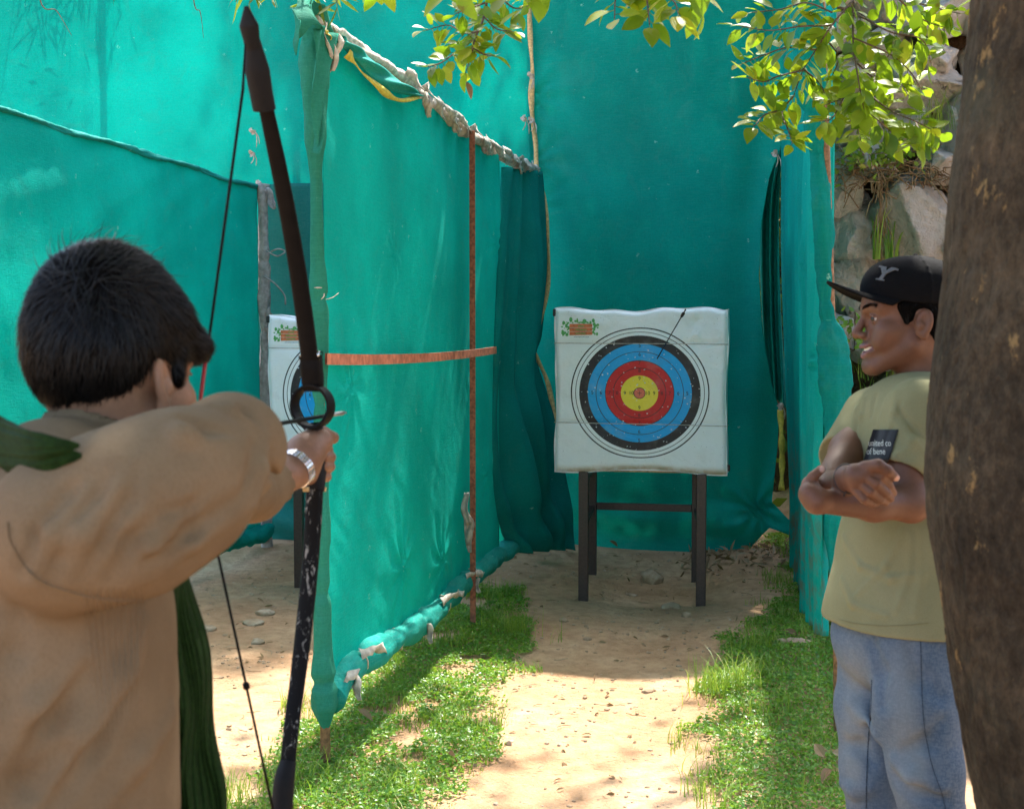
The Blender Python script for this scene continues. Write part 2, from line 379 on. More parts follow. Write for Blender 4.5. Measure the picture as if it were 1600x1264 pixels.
mb = MB(); mb.grid(sheet((MIDX, MY0), (MIDX, PY1), lambda U: mid_z0(U * (PY1 - MY0) / (MY1 - MY0)), lambda U: mid_z1(U * (PY1 - MY0) / (MY1 - MY0)), 260, 150, mid_disp)); thick(mb.build('net_panel', M['net'], part), .0015)
mb = MB(); P, r, pf, L = cloth_roll(rollP, np.interp(np.linspace(0, 1, 220), [0, .05, .5, 1], [.055, .062, .052, .055]), seed=3, pin=(.10, .2, .36, .47, .6, .76, .9))
mb.tube(P, r, 26, pf); mb.build('rolled_hem', M['roll'], part)
mb = MB(); mr = MB()
for k, q in enumerate((.10, .2, .36, .47, .6, .76, .9)):
    i = int(q * 219); tie_loop(mb, P[i], P[i + 1] - P[i], .047, .0035, seed=k, drop=.04)
for k, (q, s) in enumerate([(.12, .09), (.47, .09), (.74, .08)]):
    i = int(q * 219); rag(mr, P[i] + np.array([.05, 0, .01]), (.25, -.3, -.8), s, .045, k)
for q0, q1, k in ((.03, .13, 1), (.18, .27, 5), (.56, .66, 2), (.70, .78, 3)):
    A = P[int(q0 * 219)] + np.array([.035, 0, .05]); B = P[int(q1 * 219)] + np.array([.055, 0, .0]); mr.grid(wavy_ribbon([A, (A + B) / 2 + np.array([.02, 0, .02]), B], .035, (0, .2, 1), (1, 0, 0), 24, .004, k))
mb.build('hem_tie', M['string'], part); thick(mr.build('rag_strip', M['rag'], part), .002)
# top binding
mb = MB(); P, r, pf, L = cloth_roll(topP, np.interp(np.linspace(0, 1, 220), [0, .25, .6, 1], [.020, .020, .030, .036]), n=18, seed=8, pin=(.06, .33, .5, .62, .8), amp=.45)
mb.tube(P, r, 18, pf)
for k, q in enumerate(np.linspace(.42, .98, 9)):
    i = int(q * 219); A = P[i] + np.array([.03, -.05, .03]); B = P[min(219, i + 16)] + np.array([.03, .02, -.05])
    mb.grid(wavy_ribbon([A, (A + B) / 2 + np.array([.02, 0, 0]), B], .05, (0, .8, .6), (1, 0, 0), 12, .003, k))
for k, (q, s) in enumerate([(.02, .13), (.04, .17), (.08, .12), (.5, .10), (.62, .07), (.75, .07), (.9, .08), (.97, .12), (1, .2)]):
    i = int(q * 219); rag(mb, P[i] + np.array([.025, 0, .0]), (.15, -.1, -1), s, .05, k + 9)
thick(mb.build('rag_binding', M['rag'], part), .002)
mb = MB()
sw = [pX(x, y, MIDX + .05) for x, y in ((540, 84), (556, 100), (575, 122), (600, 145), (628, 157), (652, 152))]
mb.grid(wavy_ribbon(sw, np.linspace(.03, .022, 60), (0, .35, .9), (1, 0, 0), 60, .006, 1))
sw = [pX(x, y, MIDX + .04) for x, y in ((507, 48), (514, 60), (512, 82), (516, 92))]
mb.grid(wavy_ribbon(sw, .035, (0, 1, .2), (1, 0, 0), 20, .006, 4)); thick(mb.build('yellow_ribbon', M['ribbon_y'], part), .002)
mb = MB()
U, V = np.meshgrid(np.linspace(0, 1, 50), np.linspace(0, 1, 16), indexing='ij')
pt = curve([pX(x, y, MIDX + .02) for x, y in ((528, 55), (560, 78), (600, 108), (652, 148))], 50); pb = curve([pX(x, y, MIDX + .045) for x, y in ((530, 70), (560, 100), (600, 138), (650, 152))], 50)
G = pt[:, None] * (1 - V[..., None]) + pb[:, None] * V[..., None]; G[..., 0] += .03 * np.sin(V * math.pi) * (1 + .5 * np.sin(U * 20 + V * 9))
mb.grid(G); thick(mb.build('net_pouch', M['roll'], part), .002)
# near end wrapped round its stake
tubepx = [(487, 40), (484, 100), (486, 180), (489, 250), (491, 330), (494, 420), (497, 520), (500, 620), (503, 760), (506, 880), (511, 960), (516, 1010), (518, 1050), (519, 1095), (521, 1125)]
tubeP = np.array([pX(x, y, MIDX) for x, y in tubepx]); tubeP[:, 1] = np.linspace(4.26, 4.32, len(tubepx))
tr_ = [.040, .048, .036, .026, .023, .026, .029, .028, .026, .025, .034, .038, .046, .042, .012]
mb = MB(); P, r, pf, L = cloth_roll(tubeP, np.interp(np.linspace(0, 1, 220), np.linspace(0, 1, len(tr_)), tr_), n=24, seed=5, pin=(.38, .53, .80, .93), amp=.22)
mb.tube(P, r, 24, pf)
hood = [pX(x, y, MIDX + .02) for x, y in ((462, 60), (466, 36), (482, 20), (500, 24), (516, 50))]
mb.grid(wavy_ribbon(hood, .10, (.2, .3, -.9), (1, -.3, 0), 30, .01, 2))
G = []
for i in range(26):
    v_ = i / 25; y_ = 45 + v_ * 190; w0 = 30 * (1 - v_) ** .7
    a_ = pX(488 + v_ * 4, y_, MIDX + .035); b_ = pX(490 + w0 + 4, y_ + 8, MIDX + .05)
    G.append([a_ * (1 - k / 9) + b_ * k / 9 + np.array([.012 * math.sin(k * .9 + v_ * 7), 0, 0]) for k in range(10)])
mb.grid(np.array(G)); thick(mb.build('wrapped_end', M['net_edge'], part), .0015)
mb = MB()
for k, q in enumerate((.38, .53, .80, .93)): tie_loop(mb, P[int(q * 219)], (0, 0, 1), .026, .0025, seed=k + 30, tails=1)
for k in (6,):
    c0 = pX(509 + (k % 3), 432 + k * 6, MIDX + .03); mb.tube(curve([c0, c0 + np.array([.02, .02, .004 * (k - 4)]), c0 + np.array([.03, .03 + .01 * (k % 4), .012 * (k - 4)])], 5), .0012, 4)
mb.build('tie_string', M['rag'], part)
mb = MB(); a_ = np.array([MIDX, 4.33, -.2]); mb.tube([a_, (MIDX, 4.30, 1.2), (MIDX - .01, 4.27, 2.63)], [.019, .018, .014], 7); mb.build('stake', M['wood'], part)
yp = pX(722, 560, MIDX)[1]
mb = MB(); x_ = MIDX + .045
mb.box((x_, yp - .022, -.15), (x_ + .005, yp + .018, 2.60)); mb.box((x_ + .005, yp - .022, -.15), (x_ + .030, yp - .017, 2.60)); bevel(mb.build('angle_iron_post', M['iron'], part, False), .001, 1)
mb = MB()
for k in range(5):
    c0 = pX(726 + k, 770 + 11 * k, MIDX + .07); rag(mb, c0, (.1, .1 * math.sin(k), -1), .16, .05, k + 40)
thick(mb.build('post_rag', M['rag_grey'], part), .003)
mb = MB(); ra = [pX(x, y, MIDX + .095) for x, y in ((508, 561), (560, 562), (620, 561), (680, 558), (740, 552), (774, 547))]
ra = curve(ra, 30); G = []
for p_ in ra: G.append([p_ + np.array([a, 0, b]) for a, b in ((0, -.019), (.006, -.019), (.006, .019), (0, .019), (0, -.019))])
mb.grid(np.array(G)); mb.build('cross_rail', M['rail'], part, False)

# -- hanging curtain at the far end of the middle partition
cl = [(778, 262), (774, 400), (768, 560), (764, 700), (770, 800), (790, 862)]; cr_ = [(838, 270), (846, 340), (850, 430), (842, 520), (834, 560), (858, 640), (874, 730), (886, 800), (893, 858)]
NL = 90; A_ = curve([pX(x, y, MIDX - .02) for x, y in cl], NL); B_ = curve([pY(x, y, 8.72) for x, y in cr_], NL)
U, V = np.meshgrid(np.linspace(0, 1, NL), np.linspace(0, 1, 70), indexing='ij')
G = A_[:, None] * (1 - V[..., None]) + B_[:, None] * V[..., None]
ff = np.sin(V * 21 + 1.5 * np.sin(U * 4)) * (.5 + .5 * U) * .06 + .03 * np.sin(V * 9 + U * 6) + fold_noise(U, V, 6, .02, 6, 5)
ff = ff + .030 * np.abs(np.sin(V * 19 + 1.2 * np.sin(U * 5))) ** .6 * (.3 + .7 * V)
ff = ff + .035 * np.sin(U * 26 + V * 5) * sst(.72, .95, U)
G[..., 0] += ff * 1.2 * np.sin(V * math.pi) ** .5 + .02; G[..., 1] -= ff * .5
mb = MB(); mb.grid(G); cur = thick(mb.build('net_curtain', M['net_dark']), .002); tag(cur, 'dark green net curtain bunched in folds at the far end of the partition', 'curtain')

# -- backdrop
BY = 9.0
XS = pY(828, 300, BY)[0]; XR = pY(1232, 300, BY)[0]
back = empty('net_backdrop', (XS, BY, 0), 'high turquoise net backdrop hung behind both targets with tan ribbon seam', 'net')
NU, NV = 200, 190
U, V = np.meshgrid(np.linspace(0, 1, NU), np.linspace(0, 1, NV), indexing='ij')
def bz0(U):
    px = 828 + U * 404
    y = np.interp(px, [828, 880, 930, 965, 1000, 1040, 1080, 1130, 1170, 1200, 1232], [892, 888, 886, 882, 872, 884, 888, 880, 860, 825, 836])
    return np.array([pY(a, b, BY)[2] for a, b in zip(px.ravel(), y.ravel())]).reshape(U.shape)
Z0 = bz0(U[:, :1]); Z = Z0 + (4.82 - Z0) * V ** 1.0
ez = [pY(x, y, BY) for x, y in ((1236, 815), (1206, 785), (1215, 700), (1218, 640), (1206, 600), (1192, 520), (1186, 430), (1190, 350), (1202, 280), (1218, 238), (1236, 200), (1240, 0))]
XE = np.interp(Z, [p[2] for p in ez] + [5.], [p[0] for p in ez] + [ez[-1][0]])
X = XS + (XE - XS) * U
S = X - XS; d = fold_noise(S, Z, 11, .05, 1.0, .5) + .018 * np.sin(S * 6 + Z) * sst(1.5, 3.5, Z) + bumps(S, Z, [(.02, 3.2, .3, .03), (.03, 2.75, .3, .03), (1.6, .35, .35, .06), (.05, 2.45, .2, .03)])
d = d + .05 * np.sin((1.7 - S) * 14 + Z * 2) * np.exp(-((1.72 - S) / .22) ** 2) + .10 * (1 - V) ** 3 + .05 * np.sin(Z * 22 + S * 5 + 2 * np.sin(S * 3)) * (1 - sst(.15, .55, Z)) * (.4 + .6 * np.sin(S * 5 + 1) ** 2)
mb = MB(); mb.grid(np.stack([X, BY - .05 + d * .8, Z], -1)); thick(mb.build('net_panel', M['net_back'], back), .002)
def dl(S, Z, V): return fold_noise(S, Z, 14, .05, .8, .4) + .02 * np.sin(S * 5) + bumps(S, Z, [(8.49 - XS * 0 - 4.6, 2.6, .35, .04)])
mb = MB(); mb.grid(sheet((-7.0, BY + .02), (XS + .02, BY + .02), .0, 4.82, 240, 120, dl)); thick(mb.build('net_panel', M['net_back_lit'], back), .002)
ztop = pY(450, 287, 8.86)[2]
mb = MB(); mb.grid(sheet((pY(404, 500, 8.86)[0], 8.86), (pY(640, 500, 8.86)[0], 8.86), .03, ztop, 80, 90, lambda S, Z, V: fold_noise(S, Z, 21, .03, 1.5, .7) + .03 * np.sin(Z * 20 + S * 6) * (1 - sst(.2, .6, Z)) + .015 * np.sin(S * 18) * sst(.8, 1, V)))
thick(mb.build('lower_panel', M['net_grey'], back), .002)
mb = MB()
rb = [pY(x, y, BY - .10) for x, y in ((826, -60), (827, 20), (829, 70), (832, 112), (830, 150), (832, 188), (837, 225), (838, 262))]
mb.grid(wavy_ribbon(rb, .036, (1, 0, 0), (0, -1, 0), 80, .006, 2))
rb = [pY(x, y, 8.62) for x, y in ((836, 268), (848, 300), (855, 360), (856, 430), (850, 480), (838, 520), (830, 532))]
mb.grid(wavy_ribbon(rb, .036, (1, 0, 0), (0, -1, 0), 60, .006, 5))
rb = [pY(x, y, 8.60) for x, y in ((828, 540), (842, 566), (856, 600), (866, 650), (872, 700), (882, 760), (880, 806))]
mb.grid(wavy_ribbon(rb, .034, (1, 0, .2), (0, -1, 0), 60, .006, 7))
thick(mb.build('seam_ribbon', M['ribbon'], back), .002)
mb = MB(); rb = [pY(x, y, BY - .1) for x, y in ((1219, 640), (1221, 680), (1222, 720), (1221, 766))]
mb.grid(wavy_ribbon(rb, .04, (1, 0, 0), (0, -1, 0), 20, .004, 3)); thick(mb.build('yellow_ribbon', M['ribbon_y'], back), .002)
mb = MB()
for k, (x, y) in enumerate([(829, 118), (830, 188), (836, 262), (1219, 634), (1210, 240), (818, 185), (395, 205), (394, 240), (404, 286), (826, 540)]):
    c0 = pY(x, y, BY - .12); tie_loop(mb, c0, (0, .2, 1), .02, .004, seed=k + 50, drop=.09)
    rag(mb, c0 + np.array([0, -.02, .02]), (.1, -.1, -1), .05, .04, k + 60)
mb.build('tie_string', M['rag'], back)
mb = MB()
for x_ in (-6.9, -4.9, -3.35, XS, XR + .1): mb.tube([(x_, BY + .12, -.2), (x_, BY + .12, 4.85)], .03, 8)
mb.tube([(-7, BY + .12, 4.84), (XR + .2, BY + .12, 4.84)], .02, 8)
mb.build('support_pole', M['iron'], back)

# -- left partition
LX = -3.5
lp = empty('net_partition', (LX, 6, 0), 'lower turquoise net partition on the far left with a light sagging top edge', 'partition')
LY1 = pX(402, 290, LX)[1]
def l_z1(U): return 2.600 + .005 * np.sin(U * 40) + .006 * np.sin(U * 17 + 1) - .006 * np.sin(U * 9)
def l_disp(S, Z, V):
    d = fold_noise(S, Z, 31, .02, .9, .6) + fold_noise(S, Z, 32, .006, 5, 3)
    d = d + .003 * np.sin((Z * 1.2 - S * .28) * 9 + 1.2 * np.sin(S * 1.3)) * sst(.25, .8, V) + .004 * np.sin((Z - S * .35) * 24 + 2 * np.sin(S * 2)) * sst(.65, 1., V)
    return -d
mb = MB(); mb.grid(sheet((LX, 2.3), (LX, LY1), .20, l_z1, 300, 120, l_disp)); thick(mb.build('net_panel', M['net'], lp), .0015)
mb = MB(); yy = np.linspace(2.3, LY1, 30)
P, r, pf, L = cloth_roll(np.stack([np.full(30, LX), yy, l_z1((yy - 2.3) / (LY1 - 2.3))], -1), .016, n=14, seed=4, pin=(.5, .6, .72, .85, .93), m=260, amp=.5); mb.tube(P, r, 14, pf)
mb.build('top_hem', M['roll'], lp)
mb = MB(); P, r, pf, L = cloth_roll(np.stack([np.full(30, LX + .03), yy, .17 + .02 * np.sin(yy * 5)], -1), .06, n=24, seed=9, pin=(.5, .62, .7, .78, .86, .94), m=260, amp=.4); mb.tube(P, r, 24, pf)
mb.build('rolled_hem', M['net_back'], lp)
mb = MB(); pp = np.array([(LX + .03, LY1 + .03, z) for z in np.linspace(-.1, 2.62, 20)]); P, r, pf, L = cloth_roll(pp, .038, n=18, seed=2, pin=(.2, .4, .62, .8), m=160, amp=.3); mb.tube(P, r, 18, pf)
for k, z_ in enumerate((2.58, 2.55, 1.75, 1.62, 1.05)): rag(mb, (LX + .07, LY1, z_), (.5, -.2, -.8), .14, .06, k + 70)
thick(mb.build('wrapped_pole', M['rag_grey'], lp), .002)
mb = MB(); c0 = np.array([LX + .1, LY1 - .02, 2.14]); mb.tube(curve([c0, c0 + np.array([.06, 0, .02]), c0 + np.array([.11, 0, 0]), c0 + np.array([.05, 0, -.03]), c0 + np.array([-.03, 0, .01])], 16), .006, 5)
mb.tube(curve([c0 + np.array([-.05, 0, -.17]), c0 + np.array([.03, 0, -.22]), c0 + np.array([.10, 0, -.30]), c0 + np.array([.11, 0, -.37])], 16), .006, 5); mb.build('loose_cord', M['rag_grey'], lp)

# -- right partition
RX0, RX1, RY0, RY1 = .275, .165, 5.0, 8.92
rp = empty('net_partition', (.25, 6.5, 0), 'narrow bright net partition on the right with a muddy ragged hem', 'partition')
U, V = np.meshgrid(np.linspace(0, 1, 160), np.linspace(0, 1, 160), indexing='ij')
Y = RY0 + (RY1 - RY0) * U; Z0 = np.interp(Y, [5.0, 5.4, 6.4, 7.5, 8.9], [.40, .31, .16, .05, .04]); Z = Z0 + (4.0 - Z0) * V
X = RX0 + (RX1 - RX0) * U + .07 * (1 - sst(.3, 2.5, Z)) * U
d = fold_noise(Y, Z, 41, .035, 1.2, .5) + .012 * np.sin(Y * 26 + Z) + .016 * np.sin(Y * 11 + Z * .7) + bumps(Y, Z, [(5.5, 1.45, .2, .05), (5.6, .9, .2, .03), (6.6, 1.9, .25, .03), (5.3, .6, .2, .03)])
mb = MB(); mb.grid(np.stack([X - .02 + d * .8, Y, Z], -1)); thick(mb.build('net_panel', M['net_dirty'], rp), .0015)
fl = [(1262, -140), (1264, 60), (1270, 150), (1277, 238), (1283, 300), (1287, 370), (1288, 430), (1289, 470), (1299, 530), (1306, 600), (1309, 680), (1306, 760), (1308, 860), (1312, 950)]
fr_ = [.065, .055, .05, .020, .038, .044, .036, .019, .042, .052, .054, .048, .035, .015]
flP = np.array([pY(x, y, 5.0) for x, y in fl]); mb = MB()
P, r, pf, L = cloth_roll(flP, np.interp(np.linspace(0, 1, 220), np.linspace(0, 1, len(fr_)), fr_), n=32, seed=12, pin=(.28, .58), amp=.34); mb.tube(P, r, 32, pf)
mb.build('bunched_end', M['net_dark'], rp)  # dark cloth: shadow on the camera-facing fold is put into its colour
mb = MB(); tie_loop(mb, P[int(.28 * 219)], (0, 0, 1), .022, .003, seed=1); tie_loop(mb, P[int(.58 * 219)], (0, 0, 1), .022, .003, seed=2)
rag(mb, pX(1245, 520, .24), (-.4, -.2, -.7), .13, .07, 4); rag(mb, pX(1247, 528, .24), (-.2, -.5, -.9), .09, .05, 6); mb.build('tie_rag', M['roll'], rp)
mb = MB(); mb.tube([(flP[-1][0], 5.0, -.15), (flP[9][0], 5.0, 1.2), (flP[0][0], 5.0, 4.05)], .014, 7); q = pz(1277, 945); mb.tube([(q[0], q[1], -.1), (q[0] - .03, q[1], 4.05)], .018, 7)
mb.tube([(.22, 8.95, 4.0), (.33, 5.0, 4.04)], .014, 7); mb.build('post', M['wood'], rp)
# net scraps in the gap beside the backdrop
mb = MB(); A_ = curve([pY(x, y, 9.25) for x, y in ((1200, 232), (1186, 330), (1190, 480), (1200, 610))], 60); B_ = curve([pY(x, y, 9.2) for x, y in ((1222, 232), (1217, 330), (1220, 480), (1230, 640))], 60)
V = np.linspace(0, 1, 24)[None, :, None]; G = A_[:, None] * (1 - V) + B_[:, None] * V; G[..., 1] += .04 * np.sin(V[..., 0] * 15 + np.linspace(0, 5, 60)[:, None]); mb.grid(G)
thick(mb.build('torn_strip', M['net_dark'], back), .002)

# ------------------------------------------------------------------ targets
W_T = .985
t = NT('target_print'); tc = t.n('ShaderNodeTexCoord').outputs['UV']; 
sp = t.n('ShaderNodeSeparateXYZ'); t.put(sp.inputs[0], tc)
vv = t.n('ShaderNodeCombineXYZ'); t.put(vv.inputs[0], t.math('SUBTRACT', sp.outputs[0], .498)); t.put(vv.inputs[1], t.math('SUBTRACT', sp.outputs[1], .487))
ln = t.n('ShaderNodeVectorMath', operation='LENGTH'); t.put(ln.inputs[0], vv.outputs[0]); rdist = ln.outputs['Value']
K = 268.
white = (.82, .85, .87); blk = (.022, .02, .024); blue = (.0, .36, .78); red = (.62, .018, .02); yel = (.88, .68, .05); sal = (.75, .16, .09)
st = [(0, sal), (8, blk), (8.7, yel), (17, blk), (17.7, yel), (28.5, blk), (29.2, red), (40.5, blk), (41.2, red), (53.2, blk), (53.9, blue), (67.4, blk), (68.1, blue), (81.4, blk), (94.4, white), (100.4, blk), (101.3, white), (106.4, blk), (108.2, white)]
colr = t.ramp(t.math('MULTIPLY', rdist, 1.0), [(a / K * 1.0, b) for a, b in st], 'CONSTANT')
uvn = t.n('ShaderNodeMapping'); t.put(uvn.inputs[0], tc); uvn.inputs['Scale'].default_value = (1, 1, 1)
inr = t.rng(rdist, .30, .36, 1., .25)
scr = t.vor(34, uvn.outputs[0]); msk = t.noise(60, 3, .6, uvn.outputs[0], 1.5)
tear = t.math('MULTIPLY', t.math('LESS_THAN', scr, .17), t.math('GREATER_THAN', msk, .50))
colr = t.mix(t.math('MULTIPLY', tear, t.math('LESS_THAN', rdist, .36)), colr, (.68, .70, .72))
scr2 = t.vor(52, uvn.outputs[0]); hole = t.math('LESS_THAN', scr2, .07)
hm = t.math('GREATER_THAN', t.noise(7, 2, .5, uvn.outputs[0]), .46)
colr = t.mix(t.math('MULTIPLY', hole, hm), colr, (.03, .03, .03))
gr = t.noise(6, 4, .6, uvn.outputs[0]); colr = t.mix(t.rng(gr, .5, .8, 0., .25), colr, (.45, .43, .38))
edge = t.rng(sp.outputs[1], 0., .05, .75, 0.); colr = t.mix(t.math('MULTIPLY', edge, t.rng(t.noise(9, 3, .6, uvn.outputs[0]), .3, .6)), colr, (.48, .33, .17))
hb = t.math('ADD', t.math('MULTIPLY', t.noise(12, 5, .6, uvn.outputs[0], .6), 1.), t.math('MULTIPLY', t.math('ADD', tear, hole), -.25))
M['print'] = t.done(t.bsdf(colr, .5, spec=.4, nm=t.bump(hb, .7, .012)))
M['tarp'] = simple('white_tarpaulin', (.80, .83, .85), .5, bs=9, bst=.7, var=.07, bd=.012)
M['foam'] = simple('foam_edge_dirty', (.45, .33, .19), .9, bs=40, bst=.5, var=.3)
M['lg'] = simple('logo_green', (.09, .36, .10), .6); M['lo'] = simple('logo_orange', (.60, .16, .06), .6, bs=60, bst=.1, var=.3); M['lk'] = simple('print_black', (.02, .02, .02), .6)
M['lblue'] = simple('logo_print_dark', (.05, .09, .2), .6)
def text_mesh(body, size, bold=False):
    cu = bpy.data.curves.new('txt', 'FONT'); cu.body = body; cu.size = size; cu.align_x = 'CENTER'; cu.align_y = 'CENTER'; cu.resolution_u = 3
    if bold: cu.offset = size * .02
    o = bpy.data.objects.new('txt', cu); COL.objects.link(o); dg = bpy.context.evaluated_depsgraph_get(); dg.update()
    me = bpy.data.meshes.new_from_object(o.evaluated_get(dg)); COL.objects.unlink(o); bpy.data.objects.remove(o)
    V = np.array([v.co[:] for v in me.vertices]).reshape(-1, 3); F = [list(p.vertices) for p in me.polygons]; bpy.data.meshes.remove(me)
    tri = []
    for f in F:
        for k in range(1, len(f) - 1): tri.append([f[0], f[k], f[k + 1]])
    return V, np.array(tri)
def build_target(x0, x1, z0, z1, y, lab, grp, seed):
    w_, h_ = x1 - x0, z1 - z0; T = .24
    tg = empty('target_butt', ((x0 + x1) / 2, y, z0), lab, 'archery target', grp)
    n = 90; U, V = np.meshgrid(np.linspace(0, 1, n), np.linspace(0, 1, n), indexing='ij')
    def face(U, V):
        S = U * w_; Z = V * h_; e = np.minimum(np.minimum(U, 1 - U), np.minimum(V, 1 - V))
        d = .006 * fbm(np.stack([S.ravel() * 6, Z.ravel() * 6, np.full(S.size, seed * 5.)], -1), seed, 4).reshape(S.shape)
        d = d + .010 * np.exp(-((V - .005) / .02) ** 2) + .02 * np.maximum(0, 1 - e / .022) ** 2
        for zs in (.795, .300): d = d + .006 * np.exp(-((V - zs) / .012) ** 2) * sst(0, .02, e)
        cr1 = np.exp(-(((V - .985 + .25 * U) / .03) ** 2)) * np.sin(U * 40) * .006 * np.exp(-((U - .2) / .2) ** 2)
        cr2 = np.exp(-(((U - .93 + .12 * V) / .03) ** 2)) * np.sin(V * 50) * .007 * sst(.5, 1, V)
        zt = .010 * np.sin(U * 9 + seed) * sst(.85, 1, V) + .006 * np.sin(U * 23) * sst(.9, 1, V) - .012 * np.sin(U * 7 + 1) * (1 - sst(0, .12, V))
        zt = zt + .012 * np.exp(-((U - 1) / .015) ** 2) * sst(.97, 1, V)
        xt = .006 * np.sin(V * 8 + seed) * (sst(.9, 1, U) - (1 - sst(0, .1, U)))
        return np.stack([x0 + S + xt, y + d + cr1 + cr2, z0 + Z + zt], -1)
    G = face(U, V); ring = np.concatenate([G[:-1, 0], G[-1, :-1], G[1:, -1][::-1], G[0, 1:][::-1]])
    mb = MB(); mb.grid(G[::-1]); o = mb.build('printed_face', M['print'], tg)
    uv = o.data.uv_layers.new(name='UVMap'); li = np.zeros(len(o.data.loops), np.int32); o.data.loops.foreach_get('vertex_index', li)
    UU = np.stack([U[::-1].ravel(), V[::-1].ravel()], -1); uv.data.foreach_set('uv', UU[li].astype(np.float32).ravel())
    R = [ring + np.array([0, .001, 0])]
    for k, q in enumerate((.02, .07, .13, .19, T)):
        c_ = np.array([(x0 + x1) / 2, 0, (z0 + z1) / 2]); rr = ring.copy(); rr[:, 1] = y + q + .004 * np.sin(np.arange(len(ring)) * .31 + k * 2)
        nn = rr - c_; nn[:, 1] = 0; nn /= np.linalg.norm(nn, axis=1)[:, None]; rr += nn * (.003 * np.sin(np.arange(len(ring)) * .17 + k * 1.3) + .005)[:, None]; R.append(rr)
    G2 = np.array(R); G2 = np.concatenate([G2, G2[:, :1]], 1); mb = MB(); mb.grid(G2[::-1])
    mb.box((x0 + .01, y + T - .012, z0 + .01), (x1 - .01, y + T - .002, z1 - .01)); mb.build('tarpaulin_cover', M['tarp'], tg)
    mb = MB(); mb.box((x0 + .012, y + .03, z0 - .006), (x1 - .012, y + T - .03, z0 + .006)); mb.build('foam_core', M['foam'], tg)
    mb = MB()
    for zs, dz in ((.795, -.006), (.300, -.010)):
        z_ = z0 + zs * h_; mb.tube([(x0 - .008, y + T / 2, z_ + .004), (x0 - .006, y - .001, z_), (x0 + w_ * .3, y - .004, z_ + dz * .3), (x0 + w_ * .6, y - .003, z_ + dz * .4), (x1 + .006, y - .001, z_ + dz), (x1 + .009, y + T / 2, z_ + dz)], .0022, 5)
    mb.build('binding_cord', M['rag'], tg)
    mb = MB(); mb.box((x0 - .02, y + .02, z1 - .035), (x0 + .004, y + .06, z1 + .008)); bevel(mb.build('corner_clip', M['black'], tg, False), .004); mb = MB(); mb.box((x1 - .004, y + .03, z0 + .01), (x1 + .024, y + .07, z0 + .045)); bevel(mb.build('corner_clip', M['black'], tg, False), .004)
    # score numerals
    cx, cz = x0 + .498 * w_, z0 + .487 * h_
    k_ = 1 / K * w_
    def put(V, dx, dz, F): 
        V = V.copy(); u = (V[:, 0] + dx) / w_ ; v_ = (V[:, 1] + dz) / h_; P = face(u, v_); P[:, 1] -= .0025; mq = MB(); mq.add(P, F); mq.build('score_numeral' if len(V) > 4 else 'centre_mark', M['lk'], tg)
    for num, rr in ((10, 12.8), (9, 23), (8, 35), (7, 47.3), (6, 60.6), (5, 74.5)):
        Vt, Ft = text_mesh(str(num), .030 if num > 5 else .03)
        for ax, ay in ((1, 0), (-1, 0), (0, 1), (0, -1)):
            if num == 10 and ay: continue
            put(Vt, cx - x0 + ax * rr * k_, cz - z0 + ay * rr * k_, Ft)
    a, b = .0012, .012; put(np.array([(-b, -a), (b, -a), (b, a), (-b, a), (-a, a), (a, a), (a, b), (-a, b), (-a, -b), (a, -b), (a, -a), (-a, -a)])[:, :2], cx - x0, cz - z0, np.array([[0, 1, 2, 3], [4, 5, 6, 7], [8, 9, 10, 11]]))
    # plank sign emblem with leafy green surround
    mo = MB(); mg = MB(); mk = MB(); L0 = mb; lx, lz = .118 * w_ / w_, .878
    def putm(m_, V, F, off=.0025):
        V = np.asarray(V, float); P = face(lx + V[:, 0] / w_, lz + V[:, 1] / h_); P[:, 1] -= off; m_.add(P, F)
    def quad(m_, x_a, y_a, x_b, y_b, off=.0025, sk=0): putm(m_, [(x_a, y_a), (x_b, y_a + sk), (x_b, y_b + sk), (x_a, y_b)], np.array([[0, 1, 2, 3]]), off)
    ox = .032
    for j in range(3): quad(mo, ox - .066, -.032 + j * .0215, ox + .068, -.0125 + j * .0215, .003, .003)
    rr = random.Random(5)
    def blob(x, y, r, e=1.):
        a = np.arange(9) / 9 * 6.283; putm(mg, np.stack([x + np.cos(a) * r, y + np.sin(a) * r * e], -1), [np.array([[0, k, k + 1] for k in range(1, 8)])], .0022)
    for _ in range(26): blob(ox - .085 + rr.uniform(-.022, .016), rr.uniform(-.036, .04), rr.uniform(.003, .009), rr.uniform(.6, 1.5))
    for _ in range(18): blob(ox + .083 + rr.uniform(-.012, .018), rr.uniform(-.034, .04), rr.uniform(.003, .008), rr.uniform(.6, 1.6))
    for _ in range(22): blob(ox + rr.uniform(-.05, .06), .040 + rr.uniform(-.004, .007), rr.uniform(.003, .007), rr.uniform(.5, 1.2))
    for bx, by, br, be in ((-.058, .052, .010, 1.3), (-.020, .050, .005, 2.4), (.022, .048, .012, 1.1), (.074, .054, .009, 1.5)): blob(ox + bx, by, br, be)
    for k, (wd_, yy_) in enumerate(((.03, .020), (.066, .000), (.058, -.021))):
        x_ = -wd_ / 2
        while x_ < wd_ / 2: a = rr.uniform(.003, .007); quad(mg, ox + x_, yy_ - .004, ox + x_ + a, yy_ + .004, .004); x_ += a + .0022
    x_ = -.04
    while x_ < .05: a = rr.uniform(.004, .012); quad(mk, ox + x_, -.043, ox + x_ + a, -.0405, .003); x_ += a + .002
    mg.build('emblem_leaves', M['lg'], tg, False); mo.build('emblem_planks', M['lo'], tg, False); mk.build('emblem_caption', M['lblue'], tg, False)
    return tg
